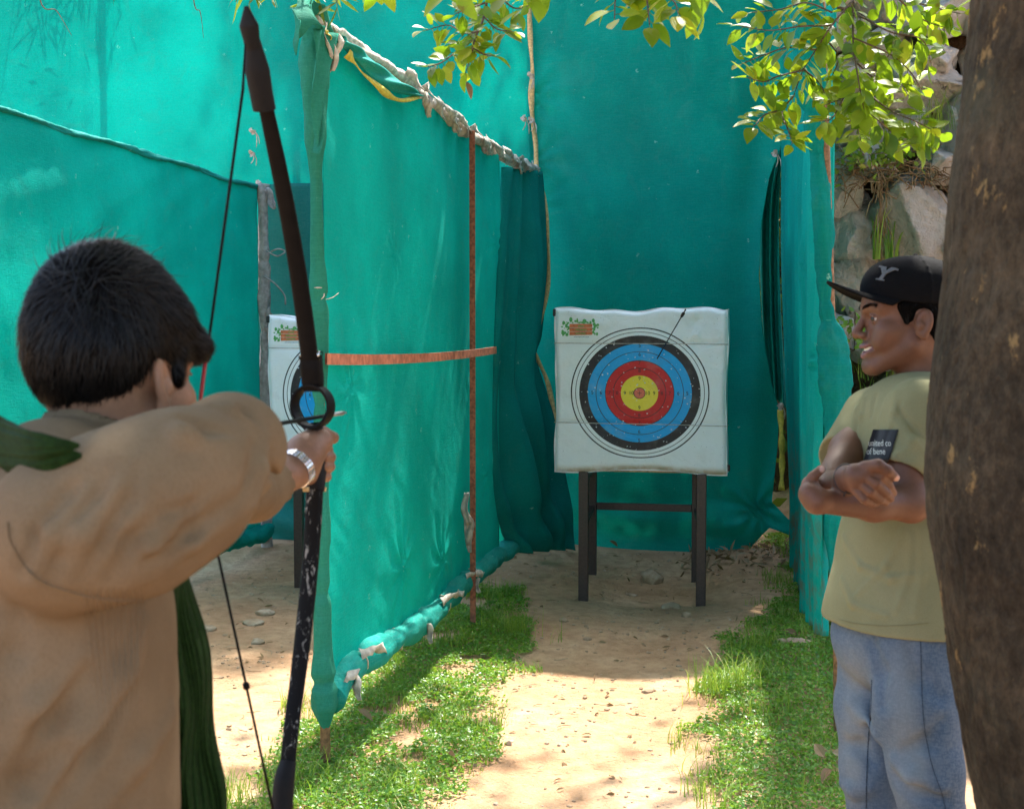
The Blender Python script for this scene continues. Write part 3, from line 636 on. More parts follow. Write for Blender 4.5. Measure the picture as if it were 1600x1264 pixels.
def build_stand(x0, x1, y, z, lab, grp, spots):
    s = empty('target_stand', ((x0 + x1) / 2, y, 0), lab, 'stand', grp)
    D = .74; xa, xb = x0 - .045, x1 - .065
    for xx, yy_ in ((x0, y), (x1, y), (xa, y + D), (xb, y + D)):
        mb = MB(); g_ = gzs(xx, yy_); mb.box((xx - .028, yy_ - .02, g_ - .02), (xx + .028, yy_ + .02, z - .008 if yy_ < y + .1 else z - .04)); bevel(mb.build('leg', M['stand'], s, False), .003)
    mb = MB(); mb.box((xa + .029, y + D - .015, .43), (xb - .029, y + D + .015, .475)); bevel(mb.build('crossbar', M['stand'], s, False), .003)
    for fx, bx in ((x0, xa), (x1, xb)):
        for zz in (.437, z - .062):
            mb = MB(); mb.beam((fx, y + .021, zz), (bx, y + D - .021, zz), .028, .034); bevel(mb.build('side_bar', M['stand'], s, False), .003)
    return s
TY = 7.42
build_target(-1.185, -.195, .762, 1.700, TY, 'white square target with coloured rings, in full view in the right lane', 'white targets with coloured rings', 1)
build_target(-2.975, -1.985, .742, 1.665, TY + .02, 'white square target in the left lane, half hidden behind the bow', 'white targets with coloured rings', 2)
build_stand(-1.02, -.332, TY + .03, .76, 'brown steel stand under the fully visible target in the right lane', 'brown target stands', 0)
build_stand(-2.79, -2.16, TY + .03, .74, 'brown steel stand under the half hidden target in the left lane', 'brown target stands', 0)
# arrow stuck in the right-hand target
ta = empty('arrow', (0, 0, 0), 'thin black arrow sticking out of the right-hand target, pointing up', 'arrow')
a_ = pY(1027, 560, TY - .0); b_ = pY(1070, 486, TY - .42); dr = nrm(b_ - a_)
mb = MB(); mb.tube([a_ - dr * .03, b_], .0032, 8); mb.build('shaft', M['black'], ta)
mb = MB(); mb.tube([b_, b_ + dr * .015], .0042, 8); mb.build('nock', M['black'], ta)
mb = MB()
for k in range(3):
    an = k * 2.094; s_ = nrm(np.cross(dr, (0, 0, 1))); q_ = np.cross(dr, s_); o_ = s_ * math.cos(an) + q_ * math.sin(an)
    p0 = b_ - dr * .07; mb.add(np.array([p0 + o_ * .003, p0 + dr * .06 + o_ * .003, p0 + dr * .055 + o_ * .010, p0 + dr * .02 + o_ * .009]), np.array([[0, 1, 2, 3]]))
thick(mb.build('fletching', M['black'], ta, False), .0006)
# ------------------------------------------------------------------ leaves
def leaf_batch(mb, C, D, N, L, Wd, rows=5, fold=.25, curl=.25, sharp=1.):
    """C base points, D directions, N normals, L lengths, Wd widths -> folded, curled leaf blades"""
    C = np.asarray(C, float); n = len(C); D = D / np.linalg.norm(D, axis=1)[:, None]
    S = np.cross(D, N); S /= np.linalg.norm(S, axis=1)[:, None] + 1e-9; N = np.cross(S, D)
    t_ = np.linspace(0, 1, rows); prof = np.sin(np.pi * t_ ** (.8 * sharp)) ** .8 if sharp < 2 else np.interp(t_, [0, .2, .5, 1], [.3, 1, .8, 0]); prof[0] = max(prof[0], .06); prof[-1] = .02
    V = np.zeros((n, rows, 3, 3))
    cu = curl * RNG.uniform(-.3, 1.3, n)
    for i, tt in enumerate(t_):
        base = C + D * (L * tt)[:, None] - N * (cu * L * tt * tt)[:, None]
        for j, sj in enumerate((-1, 0, 1)):
            V[:, i, j] = base + S * (sj * Wd / 2 * prof[i])[:, None] + N * (abs(sj) * fold * Wd / 2 * prof[i])[:, None]
    idx = []
    for i in range(rows - 1):
        for j in range(2): idx.append([i * 3 + j, i * 3 + j + 1, (i + 1) * 3 + j + 1, (i + 1) * 3 + j])
    idx = np.array(idx); F = (np.arange(n)[:, None, None] * rows * 3 + idx[None]).reshape(-1, 4)
    mb.add(V.reshape(-1, 3), F)
def rdir(n, zb=0., zs=1.):
    v = RNG.normal(size=(n, 3)); v[:, 2] = v[:, 2] * zs + zb; return v / np.linalg.norm(v, axis=1)[:, None]
def blades(mb, C, H, Wd, lean=.5, rows=5):
    C = np.asarray(C, float); n = len(C); a = RNG.uniform(0, 6.283, n); dx = np.stack([np.cos(a), np.sin(a), 0 * a], -1); s = np.stack([-np.sin(a), np.cos(a), 0 * a], -1)
    ln = lean * RNG.uniform(.2, 1.2, n); V = np.zeros((n, rows, 2, 3))
    for i in range(rows):
        t_ = i / (rows - 1); p = C + dx * (H * ln * t_ ** 2)[:, None] + np.array([0, 0, 1.]) * (H * (t_ - .35 * ln * t_ ** 3))[:, None]
        w_ = (Wd * (1 - t_) ** .7 + .0003)[:, None] / 2
        V[:, i, 0] = p - s * w_; V[:, i, 1] = p + s * w_
    idx = np.array([[i * 2, i * 2 + 1, i * 2 + 3, i * 2 + 2] for i in range(rows - 1)])
    mb.add(V.reshape(-1, 3), (np.arange(n)[:, None, None] * rows * 2 + idx[None]).reshape(-1, 4))
def in_poly(P, poly):
    x, y = P[:, 0], P[:, 1]; r = np.zeros(len(P), bool); n = len(poly)
    for i in range(n):
        (x1, y1), (x2, y2) = poly[i], poly[(i + 1) % n]
        c_ = ((y1 > y) != (y2 > y)) & (x < (x2 - x1) * (y - y1) / (y2 - y1 + 1e-12) + x1); r ^= c_
    return r
def wpoly(px): return [tuple(pz(x, y, .02)[:2]) for x, y in px]
M['leaf'] = leaf_mat('broad_leaf', [(0, (.03, .10, .006)), (.3, (.09, .20, .01)), (.65, (.22, .33, .015)), (1, (.42, .42, .03))], .5, .42, (.42, .62, .015), spots=True)
M['leaf_dark'] = leaf_mat('crown_leaf', [(0, (.03, .09, .01)), (1, (.08, .17, .015))], .35, .45, (.35, .5, .03))
M['bamboo'] = leaf_mat('bamboo_leaf', [(0, (.04, .10, .012)), (1, (.13, .20, .02))], .4, .5, (.4, .5, .05))
M['clover'] = leaf_mat('ground_leaf', [(0, (.05, .17, .02)), (.5, (.11, .28, .03)), (1, (.24, .40, .05))], .35, .36, (.45, .7, .04))
M['blade'] = leaf_mat('grass_blade', [(0, (.09, .20, .02)), (.6, (.20, .36, .03)), (1, (.42, .46, .10))], .35, .5, (.45, .6, .05))
M['dry'] = leaf_mat('dry_leaf', [(0, (.16, .08, .035)), (.5, (.30, .19, .10)), (1, (.42, .33, .22))], .15, .8, (.5, .35, .15))

# ------------------------------------------------------------------ ground cover
GL = wpoly([(340, 1500), (362, 1264), (400, 1160), (455, 1130), (500, 1085), (560, 1056), (640, 1000), (700, 950), (745, 914), (790, 918), (818, 955), (815, 1015), (778, 1060), (748, 1110), (752, 1170), (706, 1195), (668, 1264), (640, 1500)])
GR = wpoly([(1244, 846), (1212, 846), (1222, 880), (1243, 902), (1222, 942), (1165, 980), (1138, 1030), (1108, 1060), (1098, 1110), (1112, 1150), (1120, 1200), (1118, 1264), (1130, 1500), (1500, 1500), (1440, 1264), (1420, 1100), (1330, 1000), (1296, 930), (1262, 860)])
def scatter(poly, n, s, edge=.12, thr=-.35):
    P = np.array(poly); lo, hi = P.min(0) - .1, P.max(0) + .1; Q = RNG.uniform(lo, hi, (n, 2))
    J = Q + edge * np.stack([noise3(np.c_[Q * 5, Q[:, 0] * 0 + s]), noise3(np.c_[Q * 5, Q[:, 0] * 0 + s + 9])], -1)
    J += RNG.normal(0, .025, J.shape)
    k = in_poly(J, poly) & (fbm(np.c_[Q * 4.5, Q[:, 0] * 0 + s * 2]) > thr); Q = Q[k]
    return np.c_[Q, gz(Q[:, 0], Q[:, 1])]
for poly, s, nm_ in ((GL, 1, 'left'), (GR, 2, 'right')):
    Q = scatter(poly, 90000, s, thr=(-.32 if s == 1 else -.62)); mb = MB(); n = len(Q)
    ht = .012 + .035 * np.clip(fbm(Q * 5, s + 4) + .4, 0, 1.2) * RNG.uniform(.2, 1, n)
    C = Q.copy(); C[:, 2] += ht; D = rdir(n, .15, .35); N = rdir(n, 1.6, .5)
    leaf_batch(mb, C, D, N, RNG.uniform(.010, .024, n), RNG.uniform(.008, .016, n), rows=3, fold=.2)
    o = mb.build('ground_cover', M['clover'], smooth=False); tag(o, kind='stuff')
    Q = scatter(poly, 17000, s + 5, edge=.2, thr=-.15); mb = MB(); n = len(Q); f_ = np.clip(fbm(Q * 3, s + 8) + .55, .15, 1.2)
    blades(mb, Q, RNG.uniform(.05, .15, n) * f_, RNG.uniform(.0025, .005, n), .8); o = mb.build('grass', M['blade']); tag(o, kind='stuff')
def tuft(px, py, n, h, spread, name='grass_tuft', lab='', grp=None, P=None, mat='blade', wd=.004, lean=.8):
    c = pz(px, py, .02) if P is None else np.array(P); Q = np.c_[c[0] + RNG.normal(0, spread, n), c[1] + RNG.normal(0, spread, n)]; z = gz(Q[:, 0], Q[:, 1]) if P is None else np.full(n, c[2])
    mb = MB(); blades(mb, np.c_[Q, z], RNG.uniform(.5, 1, n) * h, RNG.uniform(.6, 1.2, n) * wd, lean); o = mb.build(name, M[mat]); tag(o, lab, 'grass', grp); return o
tuft(800, 990, 120, .20, .05, lab='long arching grass tuft at the path edge beside the partition post')
tuft(1130, 1080, 160, .22, .07, lab='tall upright grass tuft on the left edge of the right-hand weeds')
tuft(1180, 1015, 90, .16, .06, lab='fine pale grass tuft at the far end of the right-hand weeds')
tuft(1062, 1146, 26, .12, .025, lab='tiny lone grass tuft growing in the bare path')
tuft(470, 1215, 120, .15, .07, lab='grass tuft beside the lower limb of the bow')
tuft(640, 1230, 70, .14, .06, lab='grass tuft at the near edge of the left weeds by the path')
tuft(700, 1010, 90, .17, .06, lab='shaded grass tuft under the rolled hem of the middle partition')
# ------------------------------------------------------------------ stones, gravel, litter
t = NT('field_stone'); n1 = t.noise(9, 5, .65); n2 = t.noise(50, 4, .7)
M['stone'] = t.done(t.bsdf(t.ramp(t.math('ADD', t.math('MULTIPLY', n1, .7), t.math('MULTIPLY', n2, .3)), [(.3, (.22, .145, .09)), (.5, (.40, .28, .18)), (.7, (.56, .45, .34))]), .9, spec=.2, nm=t.bump(t.math('ADD', n1, t.math('MULTIPLY', n2, .4)), .7, .01)))
t = NT('boulder_rock'); n1 = t.noise(4.5, 6, .68); n2 = t.noise(26, 6, .75); v = t.wave(2.6, None, 9, 4, 'Z', 1.6); gg = t.n('ShaderNodeNewGeometry').outputs['Random Per Island']
oi = t.n('ShaderNodeObjectInfo').outputs['Random']
c = t.ramp(t.math('ADD', t.math('MULTIPLY', n1, .6), t.math('MULTIPLY', n2, .4)), [(.28, (.20, .17, .14)), (.40, (.48, .44, .38)), (.53, (.64, .60, .54)), (.72, (.78, .75, .69))])
c = t.mix(t.rng(oi, .55, 1., 0., .5), c, t.mix(n2, (.24, .17, .11), (.46, .36, .26)))
c = t.mix(t.rng(t.noise(5, 7, .7, None, 1.2), .60, .66, 0., .7), c, (.08, .06, .045))
c = t.mix(t.rng(t.noise(1.7, 3), .62, .74, 0., .25), c, (.25, .24, .22))
M['rock'] = t.done(t.bsdf(c, .92, spec=.2, nm=t.bump(t.math('ADD', t.math('MULTIPLY', n1, 1.5), t.math('ADD', t.math('MULTIPLY', n2, .6), t.math('MULTIPLY', t.rng(t.noise(5, 7, .7, None, 1.2), .60, .66), -.4))), 1., .06)))
def ico(sub):
    bm = bmesh.new(); bmesh.ops.create_icosphere(bm, subdivisions=sub, radius=1.); V = np.array([v.co[:] for v in bm.verts]); F = np.array([[v.index for v in f.verts] for f in bm.faces]); bm.free(); return V, F
IC = {k: ico(k) for k in (1, 3, 4, 5)}
def rock_shape(V, s, size, facets=9, amp=.16):
    rg = np.random.default_rng(s); P = V.copy()
    for _ in range(facets):
        n = nrm(rg.normal(size=3)); h_ = rg.uniform(.62, .88); e = P @ n - h_; P = P - np.outer(np.maximum(e, 0), n)
    P = P * (1 + amp * fbm(V * 1.7 + s, s, 5)[:, None] + amp * .3 * (np.abs(fbm(V * 4 + s, s + 3, 3)) - .2)[:, None])
    return P * np.array(size)
def stone(px, py, w_, lab, asp=.6, s=0, rot=0.):
    c = pz(px, py, .02); k = .82 * w_ / 2 * np.linalg.norm(c - CP) / FPX; V, F = IC[3]; P = rock_shape(V, s + 11, (k, k * .8, k * asp * 1.15), 16, .34)
    cr, sr = math.cos(rot), math.sin(rot); P = P @ np.array([[cr, -sr, 0], [sr, cr, 0], [0, 0, 1]]).T
    mb = MB(); mb.add(P + np.array([c[0], c[1], gzs(c[0], c[1]) + k * asp * .25]), F); o = mb.build('stone', M['stone']); tag(o, lab, 'stone', 'loose stones on the sandy ground')
stone(1020, 899, 46, 'largest mossy rock lying between the legs of the right target stand', .8, 1)
stone(985, 912, 26, 'flat dark stone just left of the big rock under the target', .3, 2)
stone(1050, 937, 40, 'half buried pale rock in front of the right stand', .4, 3)
stone(1073, 955, 24, 'small rounded tan stone near the front right leg of the right stand', .6, 4)
stone(881, 964, 22, 'pinkish stone left of the target stand in open sand', .6, 5)
stone(415, 954, 42, 'dark flat stone by the left target stand leg', .35, 6)
stone(398, 969, 46, 'pale angular stone just below the dark flat stone in the left lane', .35, 7)
stone(325, 978, 40, 'tan flat stone at the left edge of the left lane', .35, 8)
stone(402, 1000, 30, 'broken low clod in the middle of the left lane', .5, 9)
stone(769, 1119, 30, 'pointed stone on the left edge of the sunlit path', .6, 10, .5)
stone(766, 1139, 28, 'flat leaf-shaped stone below the pointed one on the path edge', .25, 11)
stone(795, 1150, 16, 'small dark clod right of the leaf-shaped stone', .8, 12)
stone(1010, 1068, 26, 'brown clod at the edge of the sunlit patch of path', .5, 13)
stone(1190, 664 + 500, 20, 'small stone at the foot of the right-hand weeds', .6, 14)
stone(919, 990, 20, 'low pale stone in the shaded part of the path', .4, 15)
stone(1128, 1163, 24, 'grey stone where the weeds meet the path', .5, 16)
stone(1240, 1010, 70, 'weathered flat stone almost overgrown by the right-hand weeds', .3, 17)
def scat_mesh(name, n, lo, hi, s0, s1, mat, seed, ic=1, ylo=4.0, yhi=8.9):
    x = RNG.uniform(-3.4, .35, n); y = ylo + (yhi - ylo) * RNG.uniform(0, 1, n) ** 1.1; keep = fbm(np.c_[x * 2, y * 2, x * 0 + seed]) > -.25; x, y = x[keep], y[keep]; n = len(x)
    V, F = IC[ic]; sz = s0 + (s1 - s0) * RNG.uniform(0, 1, n) ** 5
    P = V[None] * (sz[:, None, None] * RNG.uniform(.5, 1.2, (n, 1, 3)) * np.array([1, 1, .6])) * RNG.uniform(.75, 1.15, (n, len(V), 1)) + np.c_[x, y, gz(x, y) + sz * .15][:, None]
    mb = MB(); mb.add(P.reshape(-1, 3), (np.arange(n)[:, None, None] * len(V) + F[None]).reshape(-1, 3)); o = mb.build(name, mat, smooth=False); tag(o, kind='stuff')
scat_mesh('gravel', 7000, 0, 0, .002, .016, M['stone'], 3)
n = 800; x = RNG.uniform(-3.3, .3, n); y = RNG.uniform(4.1, 9.0, n); kk = (RNG.uniform(0, 1, n) < .35 + .65 * sst(7.6, 8.8, y)); x, y = x[kk], y[kk]; n = len(x)
mb = MB(); leaf_batch(mb, np.c_[x, y, gz(x, y) + .006], rdir(n, .1, .2), rdir(n, 1.5, .6), RNG.uniform(.02, .06, n), RNG.uniform(.008, .022, n), 4, .5, .5)
q_ = np.array([pz(*p, .03) for p in ((1288, 1196), (1300, 1188), (1312, 1204), (1296, 1214), (1245, 1000), (560, 1120), (930, 868), (965, 860), (700, 1190))]); leaf_batch(mb, q_ + np.array([0, 0, .03]), rdir(len(q_), .5, .6), rdir(len(q_), .6, .5) - CF, RNG.uniform(.06, .09, len(q_)), RNG.uniform(.03, .04, len(q_)), 6, .5, .5)
n2 = 160; x = RNG.uniform(-.5, .3, n2); y = RNG.uniform(8.3, 9.1, n2); leaf_batch(mb, np.c_[x, y, gz(x, y) + .02], rdir(n2, .3, .5), rdir(n2, 1., .8), RNG.uniform(.05, .12, n2), RNG.uniform(.01, .03, n2), 4, .6, .6)
for _ in range(160):
    x, y = RNG.uniform(-3.2, .3), RNG.uniform(4.2, 8.9); a = RNG.uniform(0, 6.28); L = RNG.uniform(.03, .10); q = np.array([x, y, gzs(x, y) + .006]); mb.tube([q, q + np.array([math.cos(a), math.sin(a), .1]) * L * .5, q + np.array([math.cos(a + .4), math.sin(a + .4), .05]) * L], .0014, 4)
for _ in range(14):
    q = pz(RNG.uniform(1190, 1232), RNG.uniform(815, 850), .05); a = RNG.uniform(-1, 1); q2 = q + np.array([math.cos(a), math.sin(a), .3]) * .25; mb.tube([q, q2], .003, 5)
o = mb.build('leaf_litter', M['dry'], smooth=False); tag(o, kind='stuff')

# ------------------------------------------------------------------ boulder retaining wall and bank
WY = 7.75
sw_ = empty('stone_wall', (1.2, WY, 1.2), 'tall dry-stone wall of big rough boulders behind the capped man', 'stone wall')
BL = [(1316, 300, 66, 74), (1334, 358, 86, 118), (1420, 348, 106, 160), (1338, 452, 116, 96), (1432, 475, 96, 76), (1345, 255, 110, 46), (1402, 205, 104, 76), (1330, 196, 84, 76), (1432, 138, 128, 66), (1325, 128, 118, 70),
      (1455, 92, 84, 52), (1375, 78, 110, 56), (1300, 56, 100, 70), (1462, 30, 110, 70), (1380, 20, 110, 62), (1305, -20, 120, 76), (1470, 260, 70, 60), (1490, 200, 70, 70), (1300, 520, 90, 60), (1395, 545, 110, 60), (1480, 545, 90, 70),
      (1400, 650, 120, 90)]
yq = -90
while yq < 600:
    xq = 1540 + RNG.uniform(-20, 20)
    while xq < 2300: BL.append((xq, yq + RNG.uniform(-15, 15), RNG.uniform(95, 140), RNG.uniform(85, 120))); xq += 118
    yq += 96
for xq in range(1330, 1520, 100): BL.append((xq, -90, 120, 90))
for i, (x, y, a, b) in enumerate(BL):
    c = pY(x, y, WY + .08 * math.sin(i * 2.3)); k = np.linalg.norm(c - CP) / FPX; V, F = IC[5 if i < 21 else 4]
    P = rock_shape(V, i + 60, (a / 2 * k * 1.19, .27, b / 2 * k * 1.19), 14, .16); mb = MB(); mb.add(P + c, F); mb.build('boulder', M['rock'], sw_)
t = NT('packed_earth'); n1 = t.noise(6, 6, .7); n2 = t.noise(60, 4, .7)
M['earth'] = t.done(t.bsdf(t.ramp(t.math('ADD', t.math('MULTIPLY', n1, .6), t.math('MULTIPLY', n2, .4)), [(.3, (.03, .02, .012)), (.5, (.10, .065, .04)), (.7, (.24, .16, .10))]), .95, spec=.1, nm=t.bump(t.math('ADD', n1, n2), 1., .05)))
U, V = np.meshgrid(np.linspace(.33, 5.5, 140), np.linspace(0, 5.0, 120), indexing='ij'); G = np.stack([U, WY + .10 + .12 * fbm(np.stack([U.ravel() * 3, V.ravel() * 3, U.ravel() * 0], -1), 77, 4).reshape(U.shape), V], -1)
mb = MB(); mb.grid(G); G2 = G.copy(); mb.box((.33, WY + .3, 0), (5.5, WY + 1.3, 5.0)); mb.build('packed_earth', M['earth'], sw_)
# weeds on the bank and between boulders
def bank_pt(x, y):
    r = ray(x, y); Y = np.linspace(5.6, 7.8, 120); Q = CP + r * (Y / r[1])[:, None]; h = Q[:, 2] <= gz(Q[:, 0], Q[:, 1]) + .01
    return Q[np.argmax(h)] if h.any() else Q[-10]
mb = MB(); C = []; 
for _ in range(900): C.append(bank_pt(RNG.uniform(1305, 1620), RNG.uniform(525, 820)))
C = np.array(C); blades(mb, C, RNG.uniform(.06, .22, len(C)), RNG.uniform(.004, .008, len(C)), 1.0)
n = 2600; x = RNG.uniform(.45, 3.6, n); y = RNG.uniform(5.9, 7.6, n); q = fbm(np.c_[x * 3, y * 3, x * 0]) > -.1; x, y = x[q], y[q]; blades(mb, np.c_[x, y, gz(x, y)], RNG.uniform(.05, .2, len(x)), RNG.uniform(.004, .008, len(x)), 1.)
leaf_batch(mb, np.c_[x, y, gz(x, y) + RNG.uniform(0, .08, len(x))], rdir(len(x), .2, .5), rdir(len(x), 1, .6), RNG.uniform(.03, .06, len(x)), RNG.uniform(.015, .03, len(x)), 4)
o = mb.build('bank_weeds', M['blade']); tag(o, kind='stuff')
def wpt(x, y, off=.32): return pY(x, y, WY - off)
c = wpt(1386, 400, .26); c[2] -= .02; tuft(0, 0, 26, .34, .03, P=c, lab='strappy green grass clump rooted in the crack between two big boulders', wd=.016, lean=.5)
c = wpt(1462, 205, .25); tuft(0, 0, 60, .34, .05, P=c, lab='wispy dry grass clump on the boulder wall beside the trunk', wd=.004, lean=.9)
def shrub(x, y, sx, sz, n, lab, sub=.045, off=.3):
    c = wpt(x, y, off); t_ = empty('wall_weed', c, lab, 'plant'); mb = MB(); P = c + RNG.normal(0, 1, (n, 3)) * np.array([sx, .05, sz]); leaf_batch(mb, P, rdir(n, .2), rdir(n, .8), RNG.uniform(.6, 1.2, n) * sub, RNG.uniform(.5, .7, n) * sub, 4); mb.build('leaves', M['blade'], t_)
    mb = MB()
    for k in range(6): mb.tube([c + np.array([0, .15, -.1]), P[k * 3]], .003, 4)
    mb.build('stem', M['twig'], t_)
shrub(1358, 248, .11, .05, 150, 'leafy weed sprouting on the ledge above the big boulders')
shrub(1408, 232, .07, .04, 70, 'smaller weed on the same ledge further right')
shrub(1338, 520, .10, .06, 120, 'leafy weed at the wall foot in front of the man chin')
mb = MB()
for _ in range(190):
    q = wpt(RNG.uniform(1300, 1475), RNG.normal(268, 16), .28); a = RNG.uniform(-.5, .5); q2 = q + np.array([RNG.normal(0, .1), RNG.uniform(-.05, .03), RNG.normal(-.02, .05)]); mb.tube([q, (q + q2) / 2 + np.array([0, 0, .02]), q2], .003, 4)
for _ in range(70):
    q = wpt(1378 + RNG.normal(0, 4), RNG.uniform(270, 400), .27); q2 = q + np.array([RNG.normal(0, .02), 0, -RNG.uniform(.05, .15)]); mb.tube([q, q2], .003, 4)
o = mb.build('dry_roots', M['dry']); tag(o, kind='stuff')

# ------------------------------------------------------------------ the tree on the right
t = NT('rough_bark'); n1 = t.noise(5, 5, .6); n2 = t.noise(60, 6, .78, t.co((1, 1, .55))); n3 = t.noise(22, 5, .65, t.co((1, 1, .5)))
c = t.ramp(t.math('ADD', t.math('MULTIPLY', n1, .45), t.math('MULTIPLY', n2, .55)), [(.34, (.022, .015, .008)), (.47, (.065, .046, .027)), (.60, (.135, .096, .057)), (.74, (.30, .21, .12))])
c = t.mix(t.rng(n3, .61, .68, 0., .8), c, (.40, .25, .10)); c = t.mix(t.rng(t.noise(3, 3), .5, .75, 0., .4), c, (.12, .13, .085))
M['bark'] = t.done(t.bsdf(c, .9, spec=.2, nm=t.bump(t.math('ADD', t.math('ADD', n2, t.math('MULTIPLY', n3, 1.2)), t.math('MULTIPLY', t.vor(40, t.co((1, 1, .35))), 1.1)), 1., .02)))
TD = 1.95
edge = [(y, x + 17) for y, x in [(2110, 1600), (1800, 1575), (1500, 1548), (1264, 1522), (1150, 1500), (1050, 1480), (950, 1463), (850, 1446), (750, 1436), (650, 1441), (560, 1450), (450, 1463), (300, 1471), (150, 1490), (0, 1507), (-150, 1520), (-400, 1530), (-700, 1545)]]
tr = empty('tree', pd(1700, 2110, TD) * np.array([1, 1, 0]), 'big rough-barked tree at the right edge with low hanging leafy branches', 'tree')
R_ = [.21, .19, .18, .172, .17, .168, .165, .165, .168, .168, .165, .16, .155, .15, .145, .14, .13, .12]
TP = np.array([pd(x + r * FPX / TD, y, TD) for (y, x), r in zip(edge, R_)]); m = 640; n = 220
P = curve(TP, m); rr = np.interp(np.linspace(0, 1, m), np.linspace(0, 1, len(R_)), R_); an = np.arange(n) / n * 2 * math.pi; pf = []
for i in range(m):
    Q = np.stack([np.cos(an), np.sin(an), np.full(n, P[i][2] * 3.0)], -1); k = 1 + .045 * fbm(Q * 1.4, 5, 3) + .025 * fbm(Q * np.array([5, 5, 3]), 6, 3) - .022 * np.abs(fbm(Q * np.array([16, 16, 4.5]), 7, 3)) + .012 * fbm(Q * np.array([34, 34, 16]), 8, 2)
    pf.append(k)
pf = np.array(pf)
for zc, ac, sz, a_ in ((1.20, 3.9, .05, .10), (1.30, 3.2, .03, .06), (1.75, 3.6, .04, .05), (.9, 4.2, .05, .08), (1.62, 3.35, .03, .05), (2.1, 4.4, .06, .08), (1.42, 4.5, .05, .07)):
    da = (an[None] - ac + math.pi) % (2 * math.pi) - math.pi; R2 = ((P[:, 2:3] - zc) / sz) ** 2 + (da * .165 / sz) ** 2; pf = pf + a_ * (np.exp(-R2) - .6 * np.exp(-R2 * 5))
mb = MB(); mb.tube(P, rr, n, pf); mb.build('trunk', M['bark'], tr)
top = P[-1]
def limb(P, r0, r1, mb, seed=0, n=10, m=24):
    P = curve(P, m); P = P + .03 * np.stack([fbm(P * 3 + seed, 1, 2), fbm(P * 3 + seed, 2, 2), fbm(P * 3 + seed, 3, 2)], -1) * np.linspace(0, 1, m)[:, None]; mb.tube(P, np.linspace(r0, r1, m), n); return P
mb = MB(); LB = []
for k, tgt in enumerate([(-1.3, 2.6, 4.4), (-.9, 4.4, 4.3), (.2, 5.0, 4.6), (1.7, 4.2, 4.7), (2.3, 2.2, 4.6), (1.2, .3, 4.6), (-.6, .9, 4.6), (.3, 3.4, 4.9), (-.6, 6.7, 4.7), (.2, 7.6, 4.8)]):
    tg_ = np.array(tgt); LB.append(limb([top - np.array([0, 0, .25 + .05 * k]), top * .6 + tg_ * .4 + np.array([0, 0, .25]), tg_], .07, .02, mb, k))
mb.build('limb', M['bark'], tr)
# crown: clumps of leaves above the frame
n = 0; mb = MB(); CC = []
rg = np.random.default_rng(5)
while len(CC) < 330:
    p = np.array([rg.uniform(-4, 4), rg.uniform(-3.6, 5.2), rg.uniform(3.75, 6.)]); q = (p - np.array([.0, .8, 4.7])) / np.array([4.0, 4.4, 1.4])
    if q @ q < 1 and p[0] > -2.3 and p[1] > -1.2 and not (p[0] < -.95 and p[1] > 3.3): CC.append(p)
CC = np.array(CC); C = np.repeat(CC, 34, 0) + rg.normal(0, .20, (len(CC) * 34, 3)); C[:, 2] = np.maximum(C[:, 2], 3.5)
CROWN = C
leaf_batch(mb, C, rdir(len(C), -.5), rdir(len(C), .9), RNG.uniform(.13, .22, len(C)), RNG.uniform(.08, .14, len(C)), 4)
G_ = np.concatenate([np.c_[rg.uniform(-1.7, .4, 28), rg.uniform(3.6, 4.5, 28), np.zeros(28)], np.c_[rg.uniform(-1.35, -1.0, 4), rg.uniform(4.6, 5.5, 4), np.zeros(4)], np.c_[rg.uniform(-.15, .2, 5), rg.uniform(4.6, 5.7, 5), np.zeros(5)]])
C = G_ + np.array(sd) * (rg.uniform(4.3, 4.9, len(G_)) / sd[2])[:, None]; C = np.repeat(C, 16, 0) + rg.normal(0, .15, (len(G_) * 16, 3)); leaf_batch(mb, C, rdir(len(C), -.5), rdir(len(C), .9), RNG.uniform(.08, .13, len(C)), RNG.uniform(.05, .08, len(C)), 4)  # extra unseen clumps, set along the sun rays to dapple the ground
mb.build('crown', M['leaf_dark'], tr)
